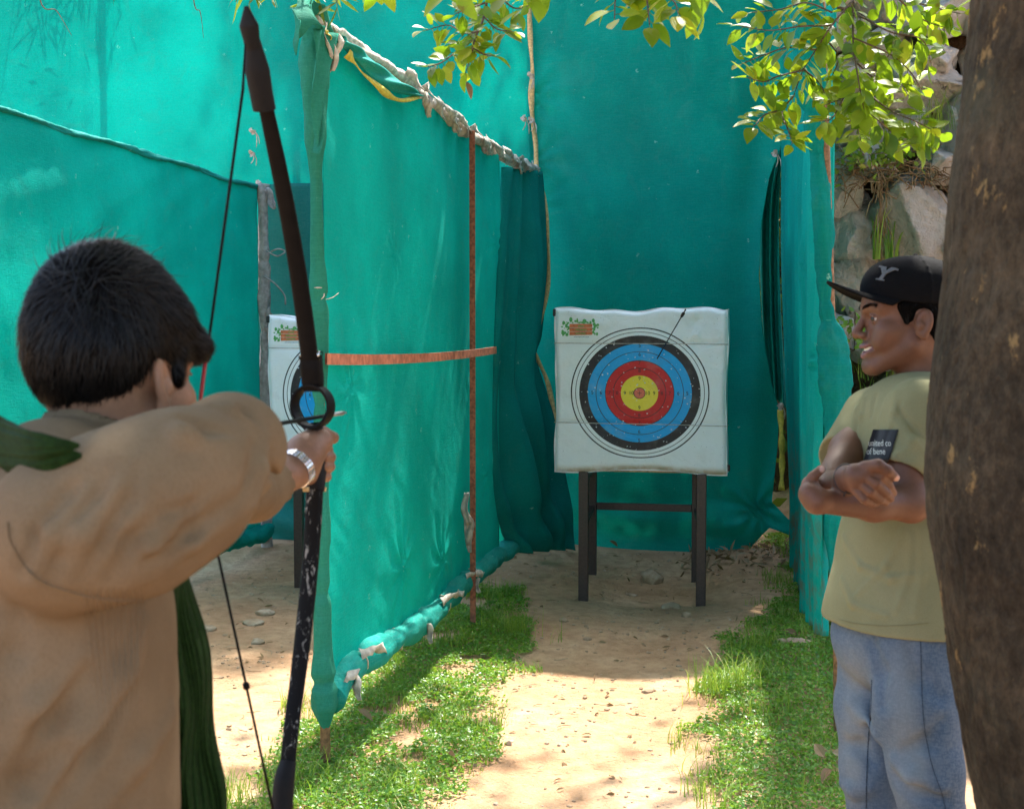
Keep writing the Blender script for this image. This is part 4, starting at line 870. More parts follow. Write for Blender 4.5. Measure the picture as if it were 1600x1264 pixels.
# hanging branches seen at the top of the picture
TW = [
 (3.45, [[(775, -130), (765, -50), (758, 20), (742, 62), (737, 85), (728, 112)], [(742, 62), (715, 80), (690, 98), (668, 105)], [(755, 25), (775, 45), (800, 50)], [(758, 5), (730, 15), (712, 22)], [(740, 75), (755, 85), (772, 88)], [(747, 50), (725, 52), (700, 40), (665, 48)], [(770, -20), (795, 8), (812, 14), (835, 5)]], 9, 30),
 (3.0, [[(960, -110), (1000, -50), (1010, -5), (1015, 40)], [(1000, -50), (965, -10), (960, 30)], [(1010, -20), (1050, 0), (1060, 22)], [(1020, -60), (1090, -30), (1100, 12)], [(585, -80), (590, -30), (594, -6)], [(830, -90), (850, -40), (842, -14)], [(700, -90), (720, -30), (705, -12)], [(780, -90), (800, -30), (790, -6)]], 16, 46),
 (3.75, [[(1345, -160), (1335, -40), (1333, 60), (1342, 130), (1350, 172)], [(1342, 118), (1320, 150), (1290, 165)], [(1348, 140), (1390, 172), (1430, 190), (1466, 208)], [(1334, 0), (1300, 40), (1275, 78), (1255, 110), (1240, 150)],
         [(1300, 40), (1250, 42), (1200, 48), (1150, 40)], [(1275, 78), (1230, 75), (1190, 88), (1160, 100)], [(1255, 110), (1215, 120), (1195, 128), (1168, 122)], [(1240, 150), (1222, 175), (1232, 205), (1238, 225)], [(1222, 172), (1195, 180), (1178, 198)],
         [(1334, 20), (1390, 50), (1440, 62), (1455, 100)], [(1334, 60), (1390, 85), (1420, 110), (1440, 140)], [(1340, -20), (1400, -5), (1450, 10), (1500, 22)], [(1400, -5), (1440, 30), (1480, 45)], [(1340, 100), (1370, 125), (1405, 130), (1420, 150)], [(1350, 165), (1340, 195), (1345, 220)], [(1320, 150), (1300, 185), (1280, 190)], [(1350, 170), (1380, 195), (1400, 215)], [(1300, 20), (1260, 5), (1220, 15), (1175, 20)], [(1290, 60), (1310, 90), (1300, 120)], [(1255, 108), (1280, 130), (1290, 150)], [(1390, 85), (1370, 110), (1365, 135)], [(1430, 190), (1440, 215), (1430, 225)]], 8, 34)]
for D_, tws, stp, L_ in TW:
    main = None
    for k, tw in enumerate(tws):
        isn = k == 0 or (D_ == 3.0 and k in (4, 5, 6, 7)) 
        pts = np.array([pd(x, y, D_ + .12 * math.sin(j * 1.3 + k)) for j, (x, y) in enumerate(tw)])
        if main is None: main = MB(); lm = MB(); nb = 0
        r0 = .0065 if k == 0 else .003
        if k == 0 or tw[0][1] < -70:
            up = pts[0] + np.array([.1, -.1, .9]); pts2 = np.vstack([up, pts])
        else: pts2 = pts
        c_ = curve(pts2, 30); main.tube(c_, np.linspace(r0, .0012, 30), 6)
        dens = np.array(pts); L = np.linalg.norm(np.diff(dens, axis=0), axis=1).sum(); nl = int(L * FPX / D_ / stp) + 2
        q = curve(dens, nl); dq = np.gradient(q, axis=0); sgn = np.where(np.arange(nl) % 2, 1., -1.)
        side = np.cross(dq, CF); side /= np.linalg.norm(side, axis=1)[:, None] + 1e-9
        D = nrm(np.array([0, 0, -1])) * .35 + side * sgn[:, None] * 1.0 + dq / (np.linalg.norm(dq, axis=1)[:, None] + 1e-9) * .6 + RNG.normal(0, .35, (nl, 3))
        D[-1] = dq[-1] / np.linalg.norm(dq[-1]) + RNG.normal(0, .2, 3)
        N = RNG.normal(0, .45, (nl, 3)) + np.array([0, -.45, 1.0])
        Ls = RNG.uniform(.65, 1.15, nl) * L_ * D_ / FPX
        Dn = D / np.linalg.norm(D, axis=1)[:, None]
        leaf_batch(lm, q + Dn * .012, D, N, Ls, Ls * RNG.uniform(.5, .66, nl), 6, .22, .3)
        for a, b in zip(q, q + Dn * .014): lm.tube([a, b], .0009, 4, cap=False)
    b_ = main.build('branch', M['twig'], tr); b_.data.name = 'branch'; lv = lm.build('leaves', M['leaf'], b_)
    lv.matrix_parent_inverse = b_.matrix_world.inverted() if False else (Matrix.Identity(4)); lv.location = (0, 0, 0)
# dead leaf hanging on a thread below the left twig
dl_ = empty('dead_leaf', pd(735, 140, 3.45), 'curled brown dead leaf hanging below the left leafy twig', 'leaf')
mb = MB(); c0 = pd(729, 128, 3.45); leaf_batch(mb, np.array([c0]), np.array([[.25, 0, -1.]]), np.array([[.6, -.8, .2]]), np.array([.05]), np.array([.018]), 6, .8, .2); thick(mb.build('blade', M['dry'], dl_), .0008)
mb = MB(); mb.tube([c0, pd(728, 112, 3.45)], .0006, 4); mb.build('thread', M['twig'], dl_)

# ------------------------------------------------------------------ bamboo
def bamboo(base, tips, lab, seed, leafpx=None, nl=26, L=.15, culm=True):
    t_ = empty('bamboo', base, lab, 'bamboo', 'bamboo around the backdrop'); ms = MB(); ml = MB()
    for k, (path, r0) in enumerate(tips):
        c_ = curve(path, 24); ms.tube(c_, np.linspace(r0, .0015, 24), 6)
        i = RNG.integers(8, 24, nl); C = c_[i] + RNG.normal(0, .05, (nl, 3)); leaf_batch(ml, C, rdir(nl, -1.3, .5), rdir(nl, 0, 1), RNG.uniform(.6, 1.2, nl) * L, RNG.uniform(.08, .12, nl) * L, 5, .2, .2, 1.2)
    ms.build('stem', M['bamboo'], t_); ml.build('leaves', M['bamboo'], t_); return t_
SD = np.array(sd)
def behind(px, py, s): return pY(px, py, BY) + SD * s
paths = []
for k, (x, y) in enumerate([(60, 20), (110, 10), (150, 30), (70, 90), (95, 150), (60, 170), (150, 90), (175, 70), (40, 60), (120, 60), (130, -20), (20, 10), (90, 190)]):
    q = behind(x, y, .42); up = behind(x - 20, -160, .5); paths.append(([(up[0], up[1], up[2]), (q + up) / 2 + np.array([.05, 0, .1]), q], .004))
bamboo((-6.2, 9.6, 0), [([(-6.2, 9.7, 0), (-6.0, 9.6, 2.5), (-5.5, 9.5, 5.5)], .02)] + paths, 'bamboo behind the left backdrop whose leaf shadows fall on the net', 1, nl=24, L=.19)
def tips_at(lst, D): return [([pd(x0, y0 - 200, D), pd((x0 + x1) / 2 + 6, (y0 + y1) / 2 - 40, D), pd(x1, y1, D)], .0025) for x0, y0, x1, y1 in lst]
def spray(name, lab, D, specs, cat='bamboo', L=.11):
    t_ = empty(name, pd(specs[0][0], specs[0][1] - 200, D), lab, cat, 'bamboo twigs hanging into the top of the picture'); ms = MB(); ml = MB()
    for x0, y0, x1, y1, nl in specs:
        c_ = curve([pd(x0 - 20, y0 - 300, D), pd(x0, y0, D), pd((x0 + x1) / 2 + 4, (y0 + y1) / 2, D), pd(x1, y1, D)], 20); ms.tube(c_, np.linspace(.004, .001, 20), 5)
        if nl:
            i = RNG.integers(9, 20, nl); leaf_batch(ml, c_[i], rdir(nl, -.6, .5) + np.array([.5, 0, 0]), rdir(nl, .5, .6), RNG.uniform(.5, 1.1, nl) * L, RNG.uniform(.09, .13, nl) * L, 5, .2, .25, 1.2)
    ms.build('stem', M['twig'], t_)
    if ml.V: ml.build('leaves', M['bamboo'], t_)
spray('bamboo_twig', 'bamboo leaves poking in at the very top above the bow tip', 5., [(385, -40, 368, 4, 9), (400, -40, 392, -2, 9), (410, -40, 425, 0, 8)])
spray('bamboo_twig', 'bamboo leaves drooping over the near corner of the middle partition', 4.4, [(475, -50, 500, 10, 12), (500, -50, 528, 8, 12), (470, -60, 486, 2, 7)])
spray('bamboo_twig', 'bare curved twig hanging at the upper left in front of the net', 6., [(58, -20, 112, 56, 0)])
spray('bamboo_twig', 'short bare twig hanging at the top between the left corner and the bow', 6., [(300, -20, 318, 60, 0)])
# trees on the slope behind the backdrop
def far_tree(x, y, zc, rx, ry, rz, ncl, lab, seed):
    b = np.array([x, y, gzs(x, y)]); t_ = empty('tree', b, lab, 'tree', 'trees on the slope behind the net'); rg = np.random.default_rng(seed); mb = MB(); P = limb([b - np.array([0, 0, .2]), b + np.array([.1, 0, (zc - b[2]) * .5]), np.array([x, y, zc])], .14, .05, mb, seed); C = []
    while len(C) < ncl:
        p = rg.uniform(-1, 1, 3)
        if p @ p < 1: C.append(np.array([x, y, zc]) + p * np.array([rx, ry, rz]))
    for q in C[::8]: limb([P[-3], (P[-1] + q) / 2, q], .03, .008, mb, seed, 6, 8)
    mb.build('trunk', M['bark'], t_); C = np.repeat(np.array(C), 30, 0) + rg.normal(0, .2, (ncl * 30, 3)); mb = MB()
    leaf_batch(mb, C, rdir(len(C), -.4), rdir(len(C), .8), RNG.uniform(.10, .18, len(C)), RNG.uniform(.06, .1, len(C)), 3); mb.build('crown', M['leaf_dark'], t_)
far_tree(-.6, 11.3, 5.6, 1.5, .8, 1.5, 90, 'leafy tree behind the right part of the backdrop', 3)
far_tree(-2.75, 11.6, 8.5, .8, .6, 1.6, 90, 'taller thin tree behind the left lane', 8)
far_tree(-5.6, 13.2, 7.6, 1.7, 1.0, 1.4, 60, 'leafy tree behind the far left part of the backdrop', 5)

far_tree(4.4, .6, 2.6, 1.5, 1.0, 2.0, 110, 'unseen bushy tree added right of the big trunk to block skylight', 23)  # out of view, added to keep skylight off the foreground
far_tree(.1, 10.2, 2.2, .5, .35, 1.7, 60, 'dark bush glimpsed through the gap beside the backdrop', 31)
# ------------------------------------------------------------------ signed-distance modelling for the figures
class Sdf:
    def __init__(s): s.p = []; s.post = []
    def cap(s, a, b, ra, rb=None, k=.012, op=1):
        a, b = np.array(a, float), np.array(b, float); rb = ra if rb is None else rb; r = max(ra, rb)
        s.p.append(('c', (a, b - a, float((b - a) @ (b - a)) + 1e-12, ra, rb), k, op, np.minimum(a, b) - r, np.maximum(a, b) + r)); return s
    def chain(s, P, R, k=.012, op=1):
        for i in range(len(P) - 1): s.cap(P[i], P[i + 1], R[i], R[i + 1], k, op)
        return s
    def ell(s, c, r, k=.015, M_=None, op=1):
        c, r = np.array(c, float), np.array(r, float); q = r.max(); s.p.append(('e', (c, r, None if M_ is None else np.array(M_, float)), k, op, c - q, c + q)); return s
    def half(s, c, n, k=.003): s.p.append(('h', (np.array(c, float), nrm(n)), k, -1, np.full(3, -1e9), np.full(3, 1e9))); return s      # removes the side n points to
    def __call__(s, P):
        P = np.asarray(P, float); D = np.full(len(P), .15)
        for ty, a, k, op, lo, hi in s.p:
            e = k + .07; m = np.flatnonzero(((P > lo - e) & (P < hi + e)).all(1))
            if not len(m): continue
            Q = P[m]
            if ty == 'c':
                q = Q - a[0]; t_ = np.clip(q @ a[1] / a[2], 0, 1); d = np.linalg.norm(q - t_[:, None] * a[1], axis=1) - (a[3] + (a[4] - a[3]) * t_)
            elif ty == 'e':
                q = Q - a[0]
                if a[2] is not None: q = q @ a[2].T
                k0 = np.linalg.norm(q / a[1], axis=1); k1 = np.linalg.norm(q / a[1] ** 2, axis=1) + 1e-9; d = k0 * (k0 - 1) / k1
                d = np.where(k0 < .05, -a[1].min(), d)
            else: d = (Q - a[0]) @ -a[1]
            x = D[m]
            if op == 1: h = np.maximum(k - np.abs(x - d), 0) / k; D[m] = np.minimum(x, d) - h * h * k / 4
            else: d = -d; h = np.maximum(k - np.abs(x - d), 0) / k; D[m] = np.maximum(x, d) + h * h * k / 4
        for f in s.post: D = f(P, D)
        return D
    def surf(s, x, y, d0=.8, d1=4.):
        r = ray(x, y); t_ = d0
        for _ in range(300):
            d = float(s(np.array([CP + r * t_]))[0])
            if d < .0006: return CP + r * t_
            t_ += max(d * .7, .0006)
            if t_ > d1: return None
        return CP + r * t_
    def surfs(s, XY, d0=.8, d1=4.):
        R = np.array([ray(x, y) for x, y in XY]); t_ = np.full(len(R), d0); on = np.ones(len(R), bool)
        for _ in range(200):
            i = np.flatnonzero(on)
            if not len(i): break
            d = s(CP + R[i] * t_[i, None]); h = d < .0005; t_[i[~h]] += np.maximum(d[~h] * .75, .0005); on[i[h]] = False; on &= t_ < d1
        return CP + R * t_[:, None]
    def nrm(s, P, e=.0015):
        P = np.asarray(P, float); g = np.stack([s(P + np.eye(3)[i] * e) - s(P - np.eye(3)[i] * e) for i in range(3)], -1); return g / (np.linalg.norm(g, axis=1)[:, None] + 1e-9)
def axis(*seg):
    r = [np.arange(a, b, st) for a, b, st in seg]; return np.concatenate(r)
def surface(sdf, ax, B=6):
    X, Y, Z = ax; n = [len(a) for a in ax]; pad = [(-(m - 1)) % B for m in n]
    ax = [np.concatenate([a, a[-1] + (a[-1] - a[-2]) * np.arange(1, p + 1)]) for a, p in zip(ax, pad)]; n = [len(a) for a in ax]; nb = [(m - 1) // B for m in n]
    cs = [(a[:-1:B] + a[B::B]) / 2 for a in ax]; hs = [(a[B::B] - a[:-1:B]) / 2 for a in ax]
    C = np.stack(np.meshgrid(*cs, indexing='ij'), -1).reshape(-1, 3); Hh = np.linalg.norm(np.stack(np.meshgrid(*hs, indexing='ij'), -1).reshape(-1, 3), axis=1)
    dc = sdf(C); act = np.abs(dc) < Hh * 1.35 + .012
    inside = np.repeat(np.repeat(np.repeat((dc < 0).reshape(nb), B, 0), B, 1), B, 2); val = np.where(inside, np.float32(-1), np.float32(1)); val = np.pad(val, ((0, 1), (0, 1), (0, 1)), constant_values=1)
    bi = np.stack(np.unravel_index(np.flatnonzero(act), nb), -1) * B; o = np.stack(np.meshgrid(*[np.arange(B + 1)] * 3, indexing='ij'), -1).reshape(-1, 3)
    I = (bi[:, None] + o[None]).reshape(-1, 3); fl = np.unique((I[:, 0] * n[1] + I[:, 1]) * n[2] + I[:, 2]); i, j, k = fl // (n[1] * n[2]), fl // n[2] % n[1], fl % n[2]
    del I; vf = val.reshape(-1)
    for a in range(0, len(fl), 400000):
        q = slice(a, a + 400000); vf[fl[q]] = sdf(np.stack([ax[0][i[q]], ax[1][j[q]], ax[2][k[q]]], -1))
    s = (val < 0).astype(np.int8); c8 = 0
    for a in (0, 1):
        for b in (0, 1):
            for c in (0, 1): c8 = c8 + s[a:n[0] - 1 + a, b:n[1] - 1 + b, c:n[2] - 1 + c]
    cells = np.argwhere((c8 > 0) & (c8 < 8)); vid = np.full([m - 1 for m in n], -1, np.int32); vid[tuple(cells.T)] = np.arange(len(cells))
    cv = {(a, b, c): val[cells[:, 0] + a, cells[:, 1] + b, cells[:, 2] + c] for a in (0, 1) for b in (0, 1) for c in (0, 1)}
    acc = np.zeros((len(cells), 3)); cnt = np.zeros(len(cells))
    for p in cv:
        for axn in range(3):
            if p[axn]: continue
            q = list(p); q[axn] = 1; v0, v1 = cv[p], cv[tuple(q)]; m = (v0 < 0) != (v1 < 0); t_ = np.where(m, v0 / np.where(m, v0 - v1, 1), 0)
            e = np.array(p, float)[None].repeat(len(cells), 0); e[:, axn] = t_; acc += e * m[:, None]; cnt += m
    G = cells + acc / cnt[:, None]; V = np.stack([np.interp(G[:, a], np.arange(n[a]), ax[a]) for a in range(3)], -1); F = []
    for axn in range(3):
        u, w_ = (axn + 1) % 3, (axn + 2) % 3; sl0 = [slice(None)] * 3; sl1 = [slice(None)] * 3; sl0[axn] = slice(0, -1); sl1[axn] = slice(1, None)
        a_, b_ = s[tuple(sl0)], s[tuple(sl1)]; E = np.argwhere(a_ != b_); E = E[(E[:, u] > 0) & (E[:, w_] > 0) & (E[:, u] < n[u] - 1) & (E[:, w_] < n[w_] - 1)]; fw = a_[tuple(E.T)] == 1
        q = []
        for du, dw in ((0, 0), (-1, 0), (-1, -1), (0, -1)): c_ = E.copy(); c_[:, u] += du; c_[:, w_] += dw; q.append(vid[tuple(c_.T)])
        q = np.stack(q, -1); q[~fw] = q[~fw][:, ::-1]; F.append(q)
    F = np.concatenate(F); return V, F[(F >= 0).all(1)]
def body_mesh(name, sdf, ax, mat, parent=None, tint=None):
    V, F = surface(sdf, ax); o = mesh_np(name, V, F, mat, parent)
    if tint:
        for k, f in tint.items(): a = o.data.attributes.new(k, 'FLOAT', 'POINT'); a.data.foreach_set('value', f(V).astype(np.float32))
    return o
def bbox_axes(lo, hi, st): return [np.arange(lo[i], hi[i] + st, st) for i in range(3)]
def proj(P): v = np.asarray(P) - CP; d = v @ CF; return np.stack([800 + FPX * (v @ CR) / d, 632 - FPX * (v @ CU) / d, d], -1)
class Frame:
    def __init__(s, o, f, u=(0, 0, 1), roll=0.):
        s.o = np.array(o, float); s.f = nrm(f); u = np.array(u, float); s.r = nrm(np.cross(s.f, u)); s.u = np.cross(s.r, s.f)
        if roll: c_, s_ = math.cos(roll), math.sin(roll); s.r, s.u = s.r * c_ + s.u * s_, s.u * c_ - s.r * s_
        s.M = np.stack([s.r, s.f, s.u])
    def __call__(s, r, f, u): return s.o + s.r * r + s.f * f + s.u * u
    def loc(s, P): return (np.asarray(P) - s.o) @ s.M.T
def head(S, h, smile=False):
    E = lambda c, r, k=.015, op=1, R=None: S.ell(h(*c), r, k, h.M if R is None else R @ h.M, op)
    E((0, -.012, .042), (.073, .093, .078)); E((0, -.032, .0), (.064, .066, .066), .03); E((0, .034, -.026), (.057, .060, .078), .03)
    for s in (-1, 1):
        S.cap(h(s * .050, .004, -.052), h(s * .018, .074, -.096), .020, .019, .022)
        E((s * .046, .056, -.022), (.021, .024, .022), .022)
        S.cap(h(s * .012, .090, .026), h(s * .046, .070, .030), .0095, .009, .016)
    E((0, .083, -.098), (.020, .017, .016), .02); E((0, .062, .052), (.055, .036, .045), .03)
    S.cap(h(0, .090, .022), h(0, .1135, -.022), .0065, .0095, .010); E((0, .112, -.028), (.0105, .012, .0095), .006)
    for s in (-1, 1): E((s * .0125, .101, -.030), (.0075, .011, .0075), .006); E((s * .008, .108, -.0385), (.0035, .006, .003), .002, -1)
    for s in (-1, 1): E((s * .032, .098, .006), (.0185, .018, .0125), .012, -1)
    if smile:
        E((0, .085, -.060), (.034, .017, .025), .012)
        for s in (-1, 1): E((s * .040, .068, -.044), (.017, .019, .018), .016); 
        ou = [h(s, f, u) for s, f, u in ((-.038, .070, -.044), (-.015, .098, -.0535), (0, .1035, -.0545), (.015, .098, -.0535), (.038, .070, -.044))]
        ol = [h(s, f, u) for s, f, u in ((-.038, .070, -.0445), (-.021, .091, -.068), (0, .099, -.0755), (.021, .091, -.068), (.038, .070, -.0445))]
        E((0, .097, -.0620), (.026, .024, .0105), .003, -1); E((.022, .088, -.0575), (.016, .020, .0075), .003, -1); E((-.022, .088, -.0575), (.016, .020, .0075), .003, -1); S.chain(ou, [.0028, .0042, .0042, .0042, .0028], .003); S.chain(ol, [.0028, .0052, .0056, .0052, .0028], .003)
    else:
        S.cap(h(-.020, .088, -.055), h(0, .1005, -.054), .004, .005, .006); S.cap(h(0, .1005, -.054), h(.020, .088, -.055), .005, .004, .006); S.cap(h(-.018, .088, -.064), h(0, .098, -.065), .004, .0065, .006); S.cap(h(0, .098, -.065), h(.018, .088, -.064), .0065, .004, .006)
    for s in (-1, 1):                                        # eyelids: a shell round the eyeball with an almond opening
        E((s * .0315, .0765, .0065), (.0150, .0144, .0125), .006); E((s * .0330, .092, .0062), (.0165, .019, .0052), .0025, -1); S.chain([h(s * (.0315 + a), .0885 - 20 * a * a, .0135 - 22 * a * a) for a in (-.012, -.005, .003, .012)], [.0024] * 4, .004)
        ec = h(s * .074, -.012, -.006); a = rad(14); Re = np.array([[math.cos(s * .38), math.sin(s * .38), 0], [-math.sin(s * .38), math.cos(s * .38), 0], [0, 0, 1]]) @ np.array([[1, 0, 0], [0, math.cos(a), math.sin(a)], [0, -math.sin(a), math.cos(a)]])
        e = lambda c, r, k, op: S.ell(ec + h.r * c[0] * s + h.f * c[1] + h.u * c[2], r, k, Re @ h.M, op)
        e((.006, 0, 0), (.0085, .0185, .0315), .008, 1); e((.0155, .003, .002), (.0075, .0115, .022), .005, -1); e((.010, .008, -.004), (.004, .007, .009), .006, 1); e((.006, -.001, -.027), (.006, .008, .009), .006, 1)
    S.cap(h(0, -.022, -.045), h(0, -.046, -.165), .054, .057, .03)
def strands(mb, S, seeds, flow, n=7, L=.055, off0=-.003, off1=.006, wd=.0011, grav=.25, sd_=1, jit=.25):
    """hair strands that follow the surface of S from seed points, combed along flow(P)"""
    rg = np.random.default_rng(sd_); P = np.array(seeds, float); m = len(P); Ls = L * rg.uniform(.5, 1.15, m); o1 = off0 + (off1 - off0) * rg.uniform(0, 1, m) ** 2; pts = []; J = rg.normal(0, jit, (m, 3))
    for i in range(n):
        N = S.nrm(P); tgt = off0 + (o1 - off0) * (i / (n - 1)) ** 1.5; P = P - N * (S(P) - tgt)[:, None]; pts.append((P.copy(), N))
        D = flow(P) + np.array([0, 0, -grav]) + J + rg.normal(0, .08, (m, 3)); D = D - N * (D * N).sum(1)[:, None]; D /= np.linalg.norm(D, axis=1)[:, None] + 1e-9; P = P + D * (Ls / (n - 1))[:, None]
    PP = np.stack([p for p, _ in pts], 1); NN = np.stack([q for _, q in pts], 1); T = np.gradient(PP, axis=1); Sd = np.cross(T, NN); Sd /= np.linalg.norm(Sd, axis=2)[:, :, None] + 1e-9
    w_ = wd * rg.uniform(.6, 1.3, m)[:, None, None] * (1 - np.linspace(0, 1, n) ** 2 * .92)[None, :, None]
    V = np.stack([PP - Sd * w_, PP + NN * w_ * .8, PP + Sd * w_], 2); idx = []
    for i in range(n - 1):
        for j in (0, 1): idx.append([i * 3 + j, i * 3 + j + 1, (i + 1) * 3 + j + 1, (i + 1) * 3 + j])
    mb.add(V.reshape(-1, 3), (np.arange(m)[:, None, None] * n * 3 + np.array(idx)[None]).reshape(-1, 4))
def skin_mat(name, col, lip=(.30, .11, .09), dark=.6):
    t = NT(name); at = t.n('ShaderNodeAttribute', attribute_name='lip').outputs['Fac']; be = t.n('ShaderNodeAttribute', attribute_name='beard').outputs['Fac']; pl = t.n('ShaderNodeAttribute', attribute_name='nail').outputs['Fac']
    n1 = t.noise(22, 4); n2 = t.noise(260, 3, .6); n3 = t.noise(700, 2, .6)
    c = t.mix(t.rng(n1, .35, .7), tuple(x * .86 for x in col), tuple(min(1, x * 1.12) for x in col)); c = t.mix(t.rng(n2, .45, .8, 0., .25), c, tuple(x * .5 for x in col))
    c = t.mix(t.math('MULTIPLY', be, t.rng(n3, .35, .65, .25, .8)), c, (.018, .012, .010)); c = t.mix(at, c, lip); c = t.mix(pl, c, (.62, .38, .30))
    return t.done(t.bsdf(c, .52, spec=.3, nm=t.bump(t.math('ADD', n2, t.math('MULTIPLY', n1, .3)), .35, .0012), sss=.12))
M['hair'] = simple('black_hair', (.0026, .0021, .0018), .42, bs=0, spec=.2)
M['hair_root'] = simple('hair_undercoat', (.002, .0017, .0015), .9, bs=200, bst=.8, var=.3, bd=.002, spec=.05)
M['eyew'] = simple('eye_white', (.42, .37, .33), .15); M['iris'] = simple('dark_iris', (.012, .007, .005), .08); M['tooth'] = simple('teeth', (.78, .72, .62), .2)
M['metal'] = simple('watch_steel', (.62, .60, .57), .22, 1.)
def eyes(h, parent, aim=(0, 1, 0)):
    for s in (-1, 1):
        c = h(s * .0315, .0765, .0065); V, F = IC[3]; mb = MB(); mb.add(V * .0122 + c, F); e = mb.build('eye', M['eyew'], parent)
        d = nrm(h.r * aim[0] + h.f * aim[1] + h.u * aim[2]); mb = MB(); mb.add(V * np.array([1, 1, 1]) * .0078 + c + d * .0058, F); i_ = mb.build('iris', M['iris'], e); i_.matrix_parent_inverse = Matrix.Identity(4)
def brows(h, parent, S):
    for s in (-1, 1):
        mb = MB(); m = 170; t_ = RNG.uniform(0, 1, m); base = np.array([h(s * (.013 + .036 * a), .1035 - .026 * a ** 1.8, .0275 + .008 * math.sin(a * 2.4) + q) for a, q in zip(t_, RNG.normal(0, .0020, m))])
        base = base - S.nrm(base) * (S(base) - .0004)[:, None]
        for b_, a in zip(base, t_): mb.tube([b_ - h.f * .002, b_ + h.r * s * .007 + h.u * .001 + h.f * (.0012 - .0045 * a)], [.0009, .0004], 4, cap=False)
        mb.build('eyebrow', M['hair'], parent)
# ------------------------------------------------------------------ the archer in the foreground
M['skin_a'] = skin_mat('skin_archer', (.27, .135, .075)); M['skin_m'] = skin_mat('skin_man', (.145, .066, .038), (.20, .085, .08))
arch = empty('person', pd(75, 1500, 1.44) * np.array([1, 1, 0]), 'person with black hair seen from behind, tan sweater, green scarf, drawing a bow', 'person')
fa = nrm(np.array([math.sin(rad(14)), math.cos(rad(14)), -.06])); hA = Frame(pd(184, 597, 1.58), fa, roll=rad(3))
def ppd(L): return [pd(x, y, d) for x, y, d in L]
SR, SL = pd(110, 828, 1.27), pd(235, 775, 1.62); ER, HR = pd(358, 702, 1.40), pd(322, 690, 1.60); EL_, WL = pd(335, 775, 1.80), pd(446, 742, 1.985)
ch = pd(84, 960, 1.44); sh = nrm((SL - SR) * np.array([1, 1, 0])); fo = nrm(np.cross(sh, (0, 0, 1))); Mt = np.stack([sh, fo, [0, 0, 1.]])
wst = pd(96, 1280, 1.45); hip = pd(66, 1440, 1.46)
def torso(S, g):
    S.ell(ch, (.175 + g, .112 + g, .21 + g), .04, Mt); S.ell((ch + wst) / 2, (.165 + g, .108 + g, .20 + g), .05, Mt); S.ell(wst, (.16 + g, .108 + g, .20 + g), .05, Mt); S.ell(hip, (.17 + g, .115 + g, .14 + g), .05, Mt)
    nb = hA(0, -.05, -.145); S.cap(nb, SR, .055 + g, .05 + g, .04); S.cap(nb, SL, .055 + g, .05 + g, .04)
A = Sdf(); torso(A, -.012)
A.chain([SR, ER, HR], [.052, .040, .026], .02); A.chain([SL, EL_, WL], [.052, .040, .027], .02)
hips = [(hip - sh * .09, .095), (hip + sh * .09, .095)]
for s in (-1, 1):
    hp = hip + sh * s * .09; kn = np.array([hp[0] + .02, hp[1] + s * .07, .50]); an_ = np.array([hp[0], hp[1] + s * .11, .07]); A.chain([hp, kn, an_], [.085, .055, .04], .03); A.cap(an_, an_ + fo * .17 + np.array([0, 0, -.03]), .04, .035, .02)
head(A, hA)
# bow hand: fist round the grip
PX_ = lambda x, y, d: pd(x, y, d)
A.chain(ppd([(440, 747, 1.975), (460, 733, 2.0), (475, 713, 2.02)]), [.0235, .0235, .027], .012)
A.chain(ppd([(474, 712, 2.02), (500, 690, 2.05)]), [.030, .021], .014); A.chain(ppd([(466, 735, 2.0), (482, 744, 2.03)]), [.022, .014], .014); A.cap(pd(478, 700, 2.03), pd(486, 728, 2.04), .024, .014, .014)
A.chain(ppd([(486, 684, 2.05), (505, 679, 2.08), (520, 684, 2.12)]), [.016, .0125, .0105], .006)
for y, x1, r in ((701, 514, .0085), (713, 518, .0092), (728, 517, .0090), (744, 512, .0082)):
    A.chain(ppd([(482, y - 6, 2.09), (500, y - 2, 2.135), (x1 - 3, y, 2.13), (x1 - 2, y + 1, 2.085), (x1 - 10, y + 1, 2.062)]), [r * 1.05, r * 1.05, r, r, r * .9], .002)
# string hand (hidden behind the elbow): hooked fingers
A.cap(HR, pd(318, 690, 1.63), .028, .025, .01)
for k in range(3): A.chain(ppd([(316, 680 + 13 * k, 1.635), (306, 681 + 13 * k, 1.665), (300, 683 + 13 * k, 1.65)]), [.009, .0085, .008], .003)
A.chain(ppd([(318, 672, 1.62), (312, 668, 1.65)]), [.011, .009], .004)
def lipA(V): q = hA.loc(V); return sst(.022, .014, np.abs(q[:, 0])) * sst(.085, .092, q[:, 1]) * sst(.012, .008, np.abs(q[:, 2] + .06))
def beardA(V): q = hA.loc(V); return .35 * sst(-.02, -.06, q[:, 2]) * sst(-.02, .02, q[:, 1]) * sst(-.14, -.11, q[:, 2])
lo, hi = np.array([-1.15, .55, 0]), np.array([-.35, 2.2, 1.9])
allp = np.array([q for p_ in A.p for q in (p_[4], p_[5])]); lo, hi = allp.min(0) - .02, allp.max(0) + .02
hx = hA.o; hz0 = hx[2] - .20
axz = axis((lo[2], 1.0, .009), (1.0, hz0, .005), (hz0, hi[2], .003))
fist = pd(490, 712, 2.06)
axy = axis((lo[1], hx[1] - .13, .006), (hx[1] - .13, hx[1] + .15, .003), (hx[1] + .15, fist[1] - .10, .005), (fist[1] - .10, hi[1] + .01, .0024))
body_mesh('body', A, [axis((lo[0], hi[0], .0032)), axy, axz], M['skin_a'], arch, {'lip': lipA, 'beard': beardA, 'nail': lambda V: np.zeros(len(V))})
eyes(hA, arch); brows(hA, arch, A)
